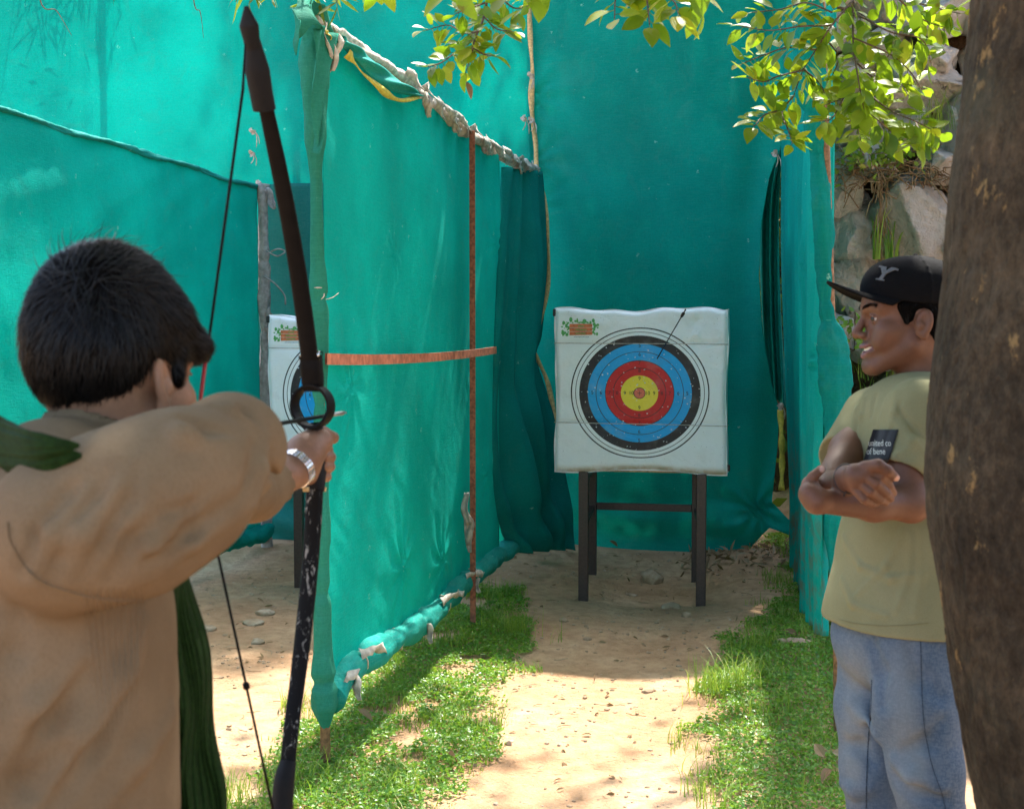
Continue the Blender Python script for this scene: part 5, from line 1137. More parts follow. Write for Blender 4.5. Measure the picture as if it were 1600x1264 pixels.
# sweater
W = Sdf(); torso(W, .012); W.ell(pd(66, 1330, 1.45), (.185, .13, .20), .04, Mt)
W.chain([SR - sh * .0, pd(200, 800, 1.28), pd(280, 757, 1.31), ER, (ER + HR) / 2, HR], [.080, .082, .074, .055, .043, .036], .03)
W.chain([SL, pd(290, 778, 1.70), EL_, pd(395, 764, 1.91), pd(428, 752, 1.965)], [.066, .056, .051, .046, .038], .02)
W.cap(pd(300, 780, 1.60), pd(400, 770, 1.80), .04, .03, .03)
nk0 = hA(0, -.048, -.072); nk1 = hA(0, -.056, -.15); W.cap(nk0, nk1, .062, .076, .02)
W.cap(hA(0, -.03, .03), hA(0, -.046, -.115), .056, .058, .003, -1); W.cap(hA(0, -.046, -.115), hA(0, -.06, -.18), .058, .045, .003, -1)
W.cap(pd(434, 749, 1.97), pd(470, 735, 2.05), .033, .033, .003, -1); W.half(pd(441, 745, 1.985), (pd(470, 730, 2.03) - pd(440, 747, 1.98)))
W.half((0, 0, .84), (0, 0, -1))
def folds(S, L):
    for pts, r, k, op, dp in L:
        Q = [S.surf(x, y) for x, y in pts]; Q = [q for q in Q if q is not None]
        if len(Q) > 1: yield [q + CF * dp for q in Q], r, k, op
FL = [([(30, 905), (60, 838), (112, 768), (150, 728)], .006, .014, -1, .0), ([(78, 905), (104, 838), (150, 770), (185, 722)], .006, .014, -1, 0), ([(52, 905), (84, 836), (132, 768)], .005, .018, 1, .003), ([(128, 905), (152, 845), (200, 778), (222, 728)], .005, .013, -1, 0), ([(104, 905), (130, 838), (178, 770)], .005, .018, 1, .003), ([(172, 908), (205, 850), (255, 800)], .005, .015, -1, .0), ([(198, 912), (240, 858), (300, 815)], .005, .018, 1, .003),
      ([(268, 655), (285, 680), (320, 700)], .006, .018, 1, .003), ([(292, 652), (322, 668), (362, 672)], .005, .012, -1, .0), ([(322, 634), (362, 640), (402, 668)], .005, .016, 1, .003), ([(345, 628), (380, 640), (412, 662)], .004, .011, -1, 0), ([(425, 690), (424, 735), (408, 785)], .005, .012, -1, 0), ([(412, 688), (408, 735), (392, 788)], .004, .016, 1, .003), ([(398, 690), (392, 735), (372, 790)], .004, .011, -1, 0), ([(225, 900), (300, 845), (385, 790)], .005, .018, 1, .003), ([(232, 880), (300, 828), (372, 778)], .005, .013, -1, 0), ([(248, 760), (262, 800), (300, 790), (330, 762)], .003, .010, -1, 0),
      ([(5, 1190), (60, 1110), (120, 1040)], .009, .025, 1, .004), ([(22, 1215), (80, 1128), (140, 1050)], .008, .02, -1, 0), ([(60, 1260), (130, 1150), (190, 1060), (215, 980)], .009, .025, 1, .004), ([(85, 1262), (150, 1165), (208, 1070)], .008, .02, -1, 0), ([(5, 1100), (20, 1020), (30, 960)], .006, .02, -1, 0), ([(150, 1262), (210, 1190), (262, 1120)], .007, .025, 1, .004), ([(5, 1262), (40, 1225), (95, 1175)], .008, .02, -1, 0)]
ad = list(folds(W, FL))
for Q, r, k, op in ad: W.chain([Q[0] + CF * .006 * op] + Q[1:-1] + [Q[-1] + CF * .006 * op], [r * .3] + [r] * (len(Q) - 2) + [r * .3], k, op)
W.post.append(lambda P, D: D + .0022 * fbm(P * np.array([9, 9, 14]), 3, 3) + .0007 * fbm(P * 38, 5, 2))
def ribm(V):
    q = proj(V); x, y = q[:, 0], q[:, 1]; t_ = (y - 915) / 350; return sst(915, 930, y) * sst(122 + 40 * t_, 132 + 40 * t_, x) * (1 - sst(222 - 10 * t_, 232 - 10 * t_, x)) * (1 - sst(1000, 1180, y)) + (1 - sst(.0, .006, np.abs(np.linalg.norm((V - nk0) - np.outer((V - nk0) @ nrm(nk1 - nk0), nrm(nk1 - nk0)), axis=1) - .064))) * sst(-.12, -.10, hA.loc(V)[:, 2])
def ribc(V):
    q = proj(V); t_ = (q[:, 1] - 915) / 350; c = (q[:, 0] - 128 - 40 * t_) / (98 - 48 * t_) * 9.; hl = hA.loc(V); nk = hl[:, 2] > -.14; return np.where(nk, np.arctan2(hl[:, 0], hl[:, 1] + .045) * 24, c)
t = NT('tan_knit'); rm = t.n('ShaderNodeAttribute', attribute_name='ribm').outputs['Fac']; rc = t.n('ShaderNodeAttribute', attribute_name='ribc').outputs['Fac']
sn = t.math('MULTIPLY', t.math('SINE', t.math('MULTIPLY', rc, 6.283)), rm); kn = t.noise(420, 2, .6, t.co((1, 1, .5))); n1 = t.noise(7, 4)
c = t.mix(t.rng(n1, .3, .7), (.155, .102, .055), (.20, .135, .076)); c = t.mix(t.rng(kn, .4, .75, 0., .3), c, (.10, .06, .03))
c = t.mix(t.rng(sn, -1., -.2, .12, 0.), c, (.16, .09, .045))
h = t.math('ADD', t.math('MULTIPLY', kn, .25), t.math('MULTIPLY', sn, .4)); M['knit'] = t.done(t.bsdf(c, .9, spec=.15, nm=t.bump(h, .8, .003)))
allp = np.array([q for p_ in W.p if p_[3] == 1 for q in (p_[4], p_[5])]); lo, hi = allp.min(0) - .02, allp.max(0) + .02; lo[2] = .82
sw = body_mesh('sweater', W, [axis((lo[0], hi[0], .004)), axis((lo[1], hi[1], .004)), axis((lo[2], hi[2], .004))], M['knit'], arch, {'ribm': ribm, 'ribc': ribc})
def stitch(pts, r, name, bead=.0016):
    Q = curve([np.array([x, y, 0.]) for x, y in pts], 150); P_ = W.surfs(Q[:, :2]) - CF * .0006; mb = MB(); mb.tube(P_, r * (1 + bead * 200 * np.sin(np.arange(150) * 1.9)), 6, flat=(1., .6)); return mb.build(name, M['knit'], arch)
stitch([(12, 815), (18, 850), (54, 900), (108, 924), (165, 936), (234, 938)], .0010, 'armhole_seam')
# trousers and shoes (below the frame)
J = Sdf(); J.ell(hip, (.175, .125, .13), .04, Mt)
for s in (-1, 1):
    hp = hip + sh * s * .09; kn_ = np.array([hp[0] + .02, hp[1] + s * .07, .50]); an_ = np.array([hp[0], hp[1] + s * .11, .10]); J.chain([hp, kn_, an_], [.095, .068, .055], .03)
J.half((0, 0, 1.02), (0, 0, 1)); M['slacks'] = simple('dark_trousers', (.03, .032, .04), .8, bs=60, bst=.3)
allp = np.array([q for p_ in J.p if p_[3] == 1 for q in (p_[4], p_[5])]); body_mesh('trousers', J, bbox_axes(allp.min(0) - .02, allp.max(0) + .02, .009), M['slacks'], arch)
for s in (-1, 1):
    hp = hip + sh * s * .09; an_ = np.array([hp[0], hp[1] + s * .11, .055]); Q = Sdf(); Q.cap(an_ - fo * .06, an_ + fo * .19 + np.array([0, 0, -.015]), .05, .042, .02); Q.half((0, 0, .005), (0, 0, -1)); body_mesh('shoe', Q, bbox_axes(an_ - np.array([.3, .3, .06]), an_ + np.array([.3, .3, .1]), .008), M['black'], arch)
# hair
Hs = Sdf(); E = lambda c, r, k=.02, op=1: Hs.ell(hA(*c), r, k, hA.M, op)
E((0, -.018, .072), (.082, .102, .100)); E((0, -.052, .03), (.073, .066, .075), .03); E((0, .045, .062), (.073, .058, .060), .03); Hs.cap(hA(-.045, .088, .05), hA(.05, .086, .045), .020, .022, .02)
Hs.cap(hA(.064, .034, .03), hA(.068, .030, .000), .012, .006, .014); Hs.cap(hA(-.068, .03, .02), hA(-.070, .022, -.012), .012, .008, .012)
for s in (-1, 1): E((s * .088, -.004, -.018), (.022, .027, .042), .006, -1); E((s * .07, .10, -.02), (.045, .062, .045), .008, -1)
E((0, .13, -.02), (.07, .075, .05), .01, -1); Hs.half(hA(0, -.06, -.048), -hA.u + .25 * hA.f, .01)
Hs.post.append(lambda P, D: D + .0022 * fbm(P * 60, 8, 2))
lo, hi = hA.o - .16, hA.o + .17; body_V, body_F = surface(Hs, bbox_axes(lo, hi, .0032))
mb = MB(); mb.add(body_V, body_F); hr = mb.build('hair', M['hair_root'], arch)
wh = Hs.surf(152, 424) ; wh = wh if wh is not None else hA(-.02, -.06, .11)
sel = RNG.choice(len(body_V), 24000); sd0 = body_V[sel]; q = hA.loc(sd0); sd0 = sd0[(q[:, 2] > -.050)]
def flowA(P):
    d = P - wh; r_ = np.linalg.norm(d, axis=1)[:, None]; d = d / (r_ + 1e-6); q = hA.loc(P); fr = sst(.0, .08, q[:, 1])[:, None] * sst(-.02, .08, q[:, 2])[:, None]
    sw_ = np.cross(d, Hs.nrm(P)) * np.exp(-(r_ / .05)) * .8; return d * 1.0 + hA.f * fr * .5 + sw_
mb = MB(); strands(mb, Hs, sd0, flowA, 7, .060, -.0015, .0070, .0007, .35, 2, .26)
top_s = sd0[np.linalg.norm(sd0 - wh, axis=1) < .05][:160]; strands(mb, Hs, top_s, lambda P: flowA(P) * .6 + hA.f * .3 + CR * .4, 7, .07, .002, .026, .0007, -.5, 4, .35)
nap = body_V[(hA.loc(body_V)[:, 2] < -.02)]; nap = nap[RNG.choice(len(nap), 1500)]; strands(mb, Hs, nap, lambda P: np.tile(-hA.u, (len(P), 1)), 5, .030, -.001, .0015, .0006, .6, 5, .35)
st_ = mb.build('hair_strands', M['hair'], hr); st_.matrix_parent_inverse = Matrix.Identity(4)
# scarf
M['scarf'] = simple('dark_green_scarf', (.009, .024, .004), .85, bs=160, bst=.6, var=.3, spec=.1)
def onW(x, y, d, lift=.012):
    p = W.surf(x, y); return (p if p is not None else pd(x, y, d)) - CF * lift
Sc = Sdf(); NKP = [onW(128, 712, 1.38, .0), onW(104, 712, 1.36), onW(60, 712, 1.32), onW(12, 700, 1.32), pd(-60, 684, 1.40), pd(-86, 690, 1.52), pd(-20, 716, 1.66), pd(90, 745, 1.73), pd(200, 800, 1.68), pd(268, 885, 1.54)]
NP = curve(NKP, 260); rS = np.interp(np.linspace(0, 1, 260), np.linspace(0, 1, len(NKP)), [.002, .009, .018, .026, .034, .038, .040, .038, .034, .022])
mb = MB()
for lay, (s_, tw, sd_) in enumerate(((1., 0., 0.), (.82, 1.3, 2.)), 0):
    n = 110; an = np.arange(n) / n * 2 * math.pi; tt = np.linspace(0, 1, 260)[:, None]
    pf = 1 + .16 * (np.abs(np.sin(3.5 * an[None] + 1.4 * np.sin(5 * tt + sd_) + tw)) - .6) + .05 * np.sin(11 * an[None] + 8 * tt + sd_) + .05 * np.sin(40 * tt + 2 * an[None])
    mb.tube(NP + (-CF * .006 + CU * .010) * lay, rS * s_, n, pf, flat=(1., .36), up=CF)
mb.build('scarf', M['scarf'], arch)
n_ = 90; Lf = curve([pd(x, y, d) for x, y, d in ((246, 870, 1.47), (258, 930, 1.48), (262, 1010, 1.49), (266, 1100, 1.50), (270, 1180, 1.50), (270, 1264, 1.50), (270, 1400, 1.50))], n_); Rt = curve([pd(x, y, d) for x, y, d in ((284, 868, 1.55), (304, 930, 1.56), (320, 1010, 1.57), (332, 1100, 1.58), (342, 1180, 1.58), (351, 1264, 1.58), (358, 1400, 1.58))], n_)
v = np.linspace(0, 1, 60); G = Lf[:, None] * (1 - v[None, :, None]) + Rt[:, None] * v[None, :, None]; i_ = np.arange(n_)[:, None] / n_
off = .007 * np.sin(v[None] * 17 + 1.6 * np.sin(i_ * 5) + 1 + 2 * np.sin(v[None] * 5)) + .004 * np.sin(v[None] * 55 + i_ * 9); G = G - CF * off[..., None] + CR * (.004 * np.sin(i_ * 14 + v[None] * 3))[..., None]
mb = MB(); mb.grid(G); thick(mb.build('scarf_end', M['scarf'], arch), .003)
# wristwatch
wq = pd(462, 732, 2.0); ax_ = nrm(pd(470, 722, 2.015) - pd(440, 748, 1.975)); u_ = nrm(np.cross(ax_, CF)); v_ = np.cross(ax_, u_); mb = MB(); mw = None
for k in range(34):
    a = k / 34 * 2 * math.pi; c = wq + (u_ * math.cos(a) + v_ * math.sin(a)) * .0300; tg_ = -u_ * math.sin(a) + v_ * math.cos(a); no = u_ * math.cos(a) + v_ * math.sin(a); R3 = np.stack([ax_, tg_, no], 1)
    for j, w_ in ((-1, .0042), (0, .0055), (1, .0042)): mb.box(c + np.array([-w_ / 2 + j * .0055, -.0026, -.0016]), c + np.array([w_ / 2 + j * .0055, .0026, .0016]), R3, c)
wt = bevel(mb.build('wristwatch', M['metal'], arch, False), .0006, 1)
# ------------------------------------------------------------------ bow
BX = -.70
bow = empty('bow', pX(490, 720, BX), 'black recurve bow with scratched lower limb, held upright by the archer', 'bow')
t = NT('scratched_black_limb'); v = t.n('ShaderNodeMapping'); t.put(v.inputs[0], t.n('ShaderNodeTexCoord').outputs['Object']); v.inputs['Rotation'].default_value = (.9, .3, .2); v.inputs['Scale'].default_value = (60, 60, 16)
nz = t.noise(1.6, 5, .7, v.outputs[0], 1.2); c = t.mix(t.rng(nz, .575, .625, 0., .8), (.005, .0045, .004), (.30, .29, .26)); M['limb_scr'] = t.done(t.bsdf(c, .55, spec=.12, nm=t.bump(nz, .3, .001)))
M['limb'] = simple('matt_black_limb', (.0035, .0026, .0022), .6, bs=60, bst=.1, var=.3, spec=.12); M['gripm'] = simple('black_rubber_grip', (.0045, .004, .004), .7, spec=.25, bs=120, bst=.3); M['redserve'] = simple('red_string_serving', (.30, .02, .02), .7)
def bar(P, wx, ty, e=3.2, m=60, n=20):
    """rounded flat bar lying in the bow plane: wx across the plane, ty in it"""
    P = curve(P, m); T = np.gradient(P, axis=0); T /= np.linalg.norm(T, axis=1)[:, None]; X = np.array([1., 0, 0]); N = np.cross(T, X); N /= np.linalg.norm(N, axis=1)[:, None]; Xn = np.cross(N, T)
    a = np.arange(n + 1) / n * 2 * math.pi; ca = np.sign(np.cos(a)) * np.abs(np.cos(a)) ** (2 / e); sa = np.sign(np.sin(a)) * np.abs(np.sin(a)) ** (2 / e); tt = np.linspace(0, 1, m); wx = np.interp(tt, np.linspace(0, 1, len(wx)), wx) / 2; ty = np.interp(tt, np.linspace(0, 1, len(ty)), ty) / 2
    return P[:, None] + Xn[:, None] * (ca[None] * wx[:, None])[..., None] + N[:, None] * (sa[None] * ty[:, None])[..., None]
def bp(L): return np.array([pX(x, y, BX) for x, y in L])
mb = MB(); mb.grid(bar(bp([(402, 95), (415, 165), (433, 250), (449, 330), (463, 410), (475, 490), (484, 560)]), [.018, .022, .025, .026, .027, .028, .028], [.007, .008, .009, .010, .011, .012, .014])); mb.build('upper_limb', M['limb'], bow)
mb = MB(); mb.grid(bar(bp([(385, 10), (389, 40), (393, 62), (397, 78), (402, 110), (408, 145), (413, 172)]), [.006, .028, .024, .026, .036, .034, .034], [.004, .020, .018, .018, .026, .026, .024], 2)); mb.build('tip_cover', M['gripm'], bow)
mb = MB(); mb.grid(bar(bp([(492, 760), (489, 820), (484, 890), (475, 980), (464, 1070), (456, 1130), (448, 1210)]), [.028, .028, .027, .027, .025, .025, .024], [.013, .012, .011, .010, .009, .009, .008])); mb.build('lower_limb', M['limb_scr'], bow)
mb = MB(); mb.grid(bar(bp([(450, 1190), (444, 1220), (440, 1270), (434, 1330), (428, 1400), (424, 1440)]), [.026, .032, .034, .032, .026, .006], [.020, .025, .026, .024, .018, .004], 2)); mb.build('tip_cover', M['gripm'], bow)
mb = MB(); mb.grid(bar(bp([(486, 556), (487, 575), (489, 598), (489, 612)]), [.033, .033, .033, .028], [.022, .024, .024, .016], 6)); q = bar(bp([(485.5, 554), (486, 557)]), [.036, .036], [.026, .026], 6, 4); mb.grid(q); mb.build('riser', M['limb'], bow)
mb = MB(); mb.grid(bar(bp([(492, 664), (495, 690), (497, 720), (494, 748), (492, 766)]), [.022, .026, .028, .029, .031], [.026, .032, .036, .030, .022], 2.6)); mb.build('grip', M['gripm'], bow)
mb = MB()
for sx in (-1, 1):
    c = pX(486, 557, BX) + np.array([sx * .013, -.006, .003]); mb.tube([c - np.array([0, 0, .008]), c + np.array([0, 0, .006])], .0035, 8)
mb.build('limb_bolt', M['metal'], bow)
for x in (478, 505):
    mb = MB(); c = pX(x, 764, BX - .004); mb.box(c - np.array([.004, .004, .004]), c + np.array([.004, .004, .003])); mb.build('limb_pocket', M['ribbon'], bow)
rc_ = pX(488.5, 635, BX); aimd = nrm(np.array([.16, 1., -.03])); e1 = nrm(np.cross(aimd, (0, 0, 1))); e2 = np.cross(e1, aimd); m = 64; a = np.arange(m + 1) / m * 2 * math.pi; mb = MB(); pr = [(-.012, .0350), (-.012, .0300), (.012, .0300), (.012, .0350), (-.012, .0350)]
G = np.array([[rc_ + aimd * dz + (e1 * math.cos(x) + e2 * math.sin(x)) * rr_ for dz, rr_ in pr] for x in a]); mb.grid(G); bevel(mb.build('riser_ring', M['limb'], bow), .0012, 2)
N0, N1, NK = pX(383, 70, BX - .002), pX(426, 1262, BX - .002), pX(304, 697, BX)
mb = MB(); mb.tube([N0, pX(379.5, 140, BX), NK], [.0012, .0022, .0018], 6); mb.tube([NK, N1, pX(432, 1330, BX)], [.0018, .0020, .0015], 6); mb.build('bowstring', M['limb'], bow)
mb = MB(); q0 = NK + (N0 - NK) * .05; q1 = NK + (N0 - NK) * .255; mb.tube([q0, q1], .0026, 8); mb.build('string_serving', M['redserve'], bow)
mb = MB(); q0 = NK + (N1 - NK) * .62; mb.tube([q0, q0 + (N1 - NK) * .012], .005, 8); mb.build('nocking_bead', M['limb'], bow)
# nocked arrow
ar = empty('arrow', NK, 'dark arrow nocked on the archer bow, its pale tip resting on the riser ring', 'arrow')
tip = pX(540, 644.5, BX + .01); s0 = pX(304, 684, BX); dr = nrm(tip - s0); mb = MB(); mb.tube([s0, tip - dr * .10], .0032, 10); mb.build('shaft', M['limb'], ar)
mb = MB(); mb.tube([tip - dr * .10, tip - dr * .012, tip], [.0034, .0034, .0018], 10); mb.build('arrow_tip', simple('dull_steel', (.25, .26, .24), .4, .8), ar)
mb = MB()
for k in range(3):
    a = k * 2.094 + .5; s_ = nrm(np.cross(dr, (0, 0, 1))); q_ = np.cross(dr, s_); o_ = s_ * math.cos(a) + q_ * math.sin(a); p0 = s0 + dr * .03; mb.add(np.array([p0 + o_ * .003, p0 + dr * .07 + o_ * .003, p0 + dr * .05 + o_ * .010, p0 + dr * .005 + o_ * .013]), np.array([[0, 1, 2, 3]]))
thick(mb.build('fletching', M['redserve'], ar, False), .0006)
# ------------------------------------------------------------------ the man beside the tree
man = empty('person', pd(1405, 1650, 2.72) * np.array([1, 1, 0]), 'smiling person in black cap, olive t-shirt and blue jeans with folded arms', 'person')
vr = nrm(ray(1424, 503) * np.array([1, 1, 0])); lf = np.cross((0, 0, 1), vr); lf = nrm(lf)         # lf points to image left
def face_dir(deg, dn=0.): a = rad(deg); return nrm(lf * math.cos(a) - vr * math.sin(a) + np.array([0, 0, dn]))
hM = Frame(pd(1421, 502, 2.80), face_dir(13, -.01)); DM = 2.72
bf = face_dir(38); br = nrm(np.cross(bf, (0, 0, 1))); Mb = np.stack([br, bf, [0, 0, 1.]])
cst = pd(1418, 712, 2.76); bel = pd(1413, 860, 2.74); pel = pd(1402, 985, 2.73)
sN, sF = pd(1438, 648, 2.62), pd(1362, 650, 2.88)
def mtorso(S, g):
    S.ell(cst, (.165 + g, .105 + g, .17 + g), .04, Mb); S.ell(bel, (.15 + g, .105 + g, .17 + g), .05, Mb); S.ell(pel, (.16 + g, .11 + g, .12 + g), .05, Mb); nb = hM(0, -.055, -.165); S.cap(nb, sN, .045 + g, .045 + g, .04); S.cap(nb, sF, .045 + g, .045 + g, .04)
B = Sdf(); mtorso(B, -.012); head(B, hM, True)
eN = pd(1424, 786, 2.54); wN = pd(1276, 783, 2.44)
B.chain([sN, pd(1417, 733, 2.57), eN], [.048, .043, .037], .02); B.chain([eN, pd(1365, 788, 2.50), wN], [.034, .031, .0215], .02)
B.chain([wN, pd(1267, 772, 2.445), pd(1266, 757, 2.47)], [.024, .021, .017], .012); B.chain(ppd([(1262, 758, 2.455), (1270, 745, 2.45), (1283, 733, 2.455)]), [.0115, .0100, .0085], .003)
for k in range(4): B.chain(ppd([(1262 + k, 760 + 7 * k, 2.47), (1270, 752 + 7 * k, 2.53), (1286, 750 + 8 * k, 2.60)]), [.0095, .009, .008], .003)
eF = pd(1294, 762, 2.60); wF = pd(1324, 748, 2.45)
B.chain([sF, pd(1325, 705, 2.76), eF], [.045, .038, .032], .02); B.chain([eF, wF], [.031, .0225], .02)
B.chain(ppd([(1324, 748, 2.45), (1338, 745, 2.415), (1350, 743, 2.405)]), [.024, .021, .017], .014)
B.cap(pd(1336, 757, 2.42), pd(1342, 766, 2.42), .017, .013, .012); B.cap(pd(1340, 742, 2.41), pd(1358, 734, 2.40), .020, .013, .012)
FG = [[(1356, 731, 2.40), (1377, 744, 2.392), (1389, 759, 2.41), (1396, 770, 2.43)], [(1346, 740, 2.40), (1369, 756, 2.388), (1384, 770, 2.405), (1392, 779, 2.43)], [(1339, 751, 2.405), (1360, 768, 2.392), (1375, 780, 2.41), (1384, 785, 2.43)], [(1334, 763, 2.41), (1350, 780, 2.40), (1362, 786, 2.415), (1370, 787, 2.43)]]
for F4, r in zip(FG, (.0093, .0096, .0092, .0082)): B.chain(ppd(F4), [r * 1.1, r * 1.05, r * .95, r * .78], .0016)
B.chain(ppd([(1352, 730, 2.40), (1372, 727, 2.385), (1386, 735, 2.385), (1399, 746, 2.40)]), [.013, .0118, .0105, .0085], .004)
NAILS = ppd([(1399, 747, 2.40), (1283, 733, 2.455)])
legs = [(pd(1430, 985, 2.64), pd(1458, 1280, 2.60), pd(1478, 1640, 2.66)), (pd(1370, 985, 2.83), pd(1366, 1280, 2.80), pd(1362, 1580, 2.86))]
for a_, b_, c_ in legs: B.chain([a_, b_, c_ * np.array([1, 1, 0]) + np.array([0, 0, .08])], [.075, .048, .036], .03)
def lipM(V):
    q = hM.loc(V); return sst(.034, .028, np.abs(q[:, 0])) * sst(.078, .084, q[:, 1]) * (sst(.0065, .0045, np.abs(q[:, 2] + .0535 + 6 * (.0 * q[:, 0]))) + sst(.009, .006, np.abs(q[:, 2] + .073 - 18 * q[:, 0] ** 2))).clip(0, 1) * .8
def beardM(V):
    q = hM.loc(V); a = sst(-.035, -.055, q[:, 2]) * sst(-.01, .03, q[:, 1]) * sst(-.125, -.11, q[:, 2]) * .25; mst = sst(.028, .018, np.abs(q[:, 0])) * sst(.08, .088, q[:, 1]) * sst(.006, .003, np.abs(q[:, 2] + .0455)) * .8; return np.maximum(a, mst)
def nails(V): return np.max([sst(.0075, .005, np.linalg.norm(V - n_ - (-CF) * .007, axis=1)) for n_ in NAILS], 0) * .8
allp = np.array([q for p_ in B.p if p_[3] == 1 for q in (p_[4], p_[5])]); lo, hi = allp.min(0) - .02, allp.max(0) + .02; hz = hM.o[2]; az0 = pd(1350, 815, 2.4)[2]
axz = axis((lo[2], .98, .010), (.98, az0, .006), (az0, az0 + .16, .0026), (az0 + .16, hz - .15, .005), (hz - .15, hi[2], .0024))
axx = axis((lo[0], hi[0], .0026)); axy = axis((lo[1], 2.58, .0026), (2.58, 2.72, .0026), (2.72, hM.o[1] + .11, .0026), (hM.o[1] + .11, hi[1] + .01, .006))
body_mesh('body', B, [axx, axy, axz], M['skin_m'], man, {'lip': lipM, 'beard': beardM, 'nail': nails})
eyes(hM, man, (-.45, 1, -.12)); brows(hM, man, B)
mb = MB()
for k in range(10):
    s = (k - 4.5) * .0060; f = .0925 - 22 * s * s; mb.box(hM(0, 0, 0) + np.array([-.0027, -.004, -.0042]), hM(0, 0, 0) + np.array([.0027, .004, .0042]), np.stack([hM.r, hM.f, hM.u], 1), hM.o)
    mb.V[-1] = mb.V[-1] + hM.r * s + hM.f * f - hM.u * (.0600 - 5 * s * s)
bevel(mb.build('teeth', M['tooth'], man, False), .0012, 2)
mb = MB(); V, F = IC[3]; mb.add((V * np.array([.018, .010, .006])) @ hM.M + hM(0, .085, -.071), F); mb.build('tongue', simple('tongue', (.35, .10, .09), .4), man)
# t-shirt
T = Sdf(); mtorso(T, .010); T.ell(pd(1407, 930, 2.735), (.172, .122, .16), .05, Mb); T.ell(pd(1405, 1000, 2.73), (.184, .142, .17), .05, Mb); T.chain([sN, pd(1412, 728, 2.572)], [.066, .063], .02); T.cap(sN, cst, .06, .06, .05)
T.chain([sF, pd(1322, 712, 2.80)], [.060, .058], .02); T.cap(hM(0, -.045, -.135), hM(0, -.058, -.18), .058, .075, .02)
dN = nrm(pd(1424, 790, 2.54) - sN); T.half(pd(1408, 722, 2.57), pd(1402, 722, 2.55) - pd(1436, 645, 2.62)) if False else None
ax1 = nrm(pd(1412, 728, 2.572) - sN); q_ = pd(1411, 722, 2.572) + ax1 * .068; T.cap(q_, q_ + ax1 * .2, .066, .07, .004, -1); T.cap(pd(1417, 752, 2.572), pd(1419, 775, 2.57), .050, .050, .003, -1)
ax2 = nrm(pd(1316, 702, 2.80) - sF); q_ = pd(1320, 702, 2.79) + ax2 * .06; T.cap(q_, q_ + ax2 * .2, .064, .07, .004, -1)
# put back the trunk of the shirt that the sleeve cuts may touch
T.ell(cst + np.array([0, 0, -.02]), (.172, .112, .17), .004, Mb); T.ell(bel, (.162, .117, .175), .02, Mb)
T.cap(hM(0, -.03, -.02), hM(0, -.046, -.152), .056, .0585, .003, -1); T.cap(hM(0, -.046, -.152), hM(0, -.06, -.20), .058, .045, .003, -1)
T.half(pd(1400, 972, 2.72), (0, 0, -1))
T.cap(hM(0, .0, -.17), hM(0, .06, -.20), .045, .03, .012, -1) if False else None
FT = [([(1338, 640), (1334, 690), (1338, 740)], .0035, .014, 1, .002), ([(1345, 640), (1342, 690), (1345, 740)], .003, .012, -1, 0), ([(1352, 622), (1346, 650), (1344, 700)], .003, .012, 1, .002), ([(1367, 618), (1362, 650)], .003, .012, -1, 0),
      ([(1318, 838), (1345, 885), (1392, 905), (1425, 900)], .0028, .014, 1, .002), ([(1412, 830), (1385, 885), (1330, 940)], .0028, .014, 1, .002), ([(1316, 905), (1335, 945), (1385, 962)], .0028, .014, 1, .002), ([(1440, 830), (1440, 900), (1430, 960)], .003, .014, 1, .002), ([(1424, 835), (1420, 900), (1400, 955)], .0025, .012, 1, .002),
      ([(1408, 628), (1394, 665), (1380, 706)], .003, .010, -1, 0), ([(1452, 690), (1430, 672), (1405, 640)], .0035, .014, -1, 0), ([(1450, 710), (1425, 690), (1398, 660)], .0035, .014, 1, .002), ([(1400, 612), (1398, 645), (1392, 668)], .003, .012, 1, .002), ([(1425, 700), (1400, 712), (1385, 708)], .003, .012, 1, .002)]
ad = list(folds(T, FT))
for Q, r, k, op in ad: T.chain(Q, [r * .3] + [r] * (len(Q) - 2) + [r * .3], k, op)
T.post.append(lambda P, D: D + .0032 * fbm(P * np.array([7, 7, 4.5]) + .3 * fbm(P * 3, 2, 2)[:, None], 13, 3) + .0010 * fbm(P * 30, 5, 2))
t = NT('olive_jersey'); n1 = t.noise(5, 4); n2 = t.noise(500, 2); gd = t.noise(3, 3, .5)
c = t.mix(t.rng(n1, .3, .7), (.195, .185, .095), (.24, .225, .12)); c = t.mix(t.rng(n2, .4, .7, 0., .25), c, (.14, .12, .05)); M['olive'] = t.done(t.bsdf(c, .9, spec=.15, nm=t.bump(n2, .4, .001)))
allp = np.array([q for p_ in T.p if p_[3] == 1 for q in (p_[4], p_[5])]); lo, hi = allp.min(0) - .02, allp.max(0) + .02; lo[2] = max(lo[2], .85)
body_mesh('t_shirt', T, bbox_axes(lo, hi, .0036), M['olive'], man)
mb = MB(); c_ = hM(0, -.0475, -.1545); a_x = nrm(hM(0, -.046, -.152) - hM(0, -.03, -.02)); u_ = nrm(np.cross(a_x, hM.f)); v_ = np.cross(a_x, u_); an = np.linspace(0, 2 * math.pi, 60)
mb.tube([c_ + (u_ * math.cos(a) + v_ * math.sin(a)) * .0612 + a_x * .006 * math.sin(a) for a in an], .0055, 8, flat=(.7, 1.5)); mb.build('collar', M['olive'], man)
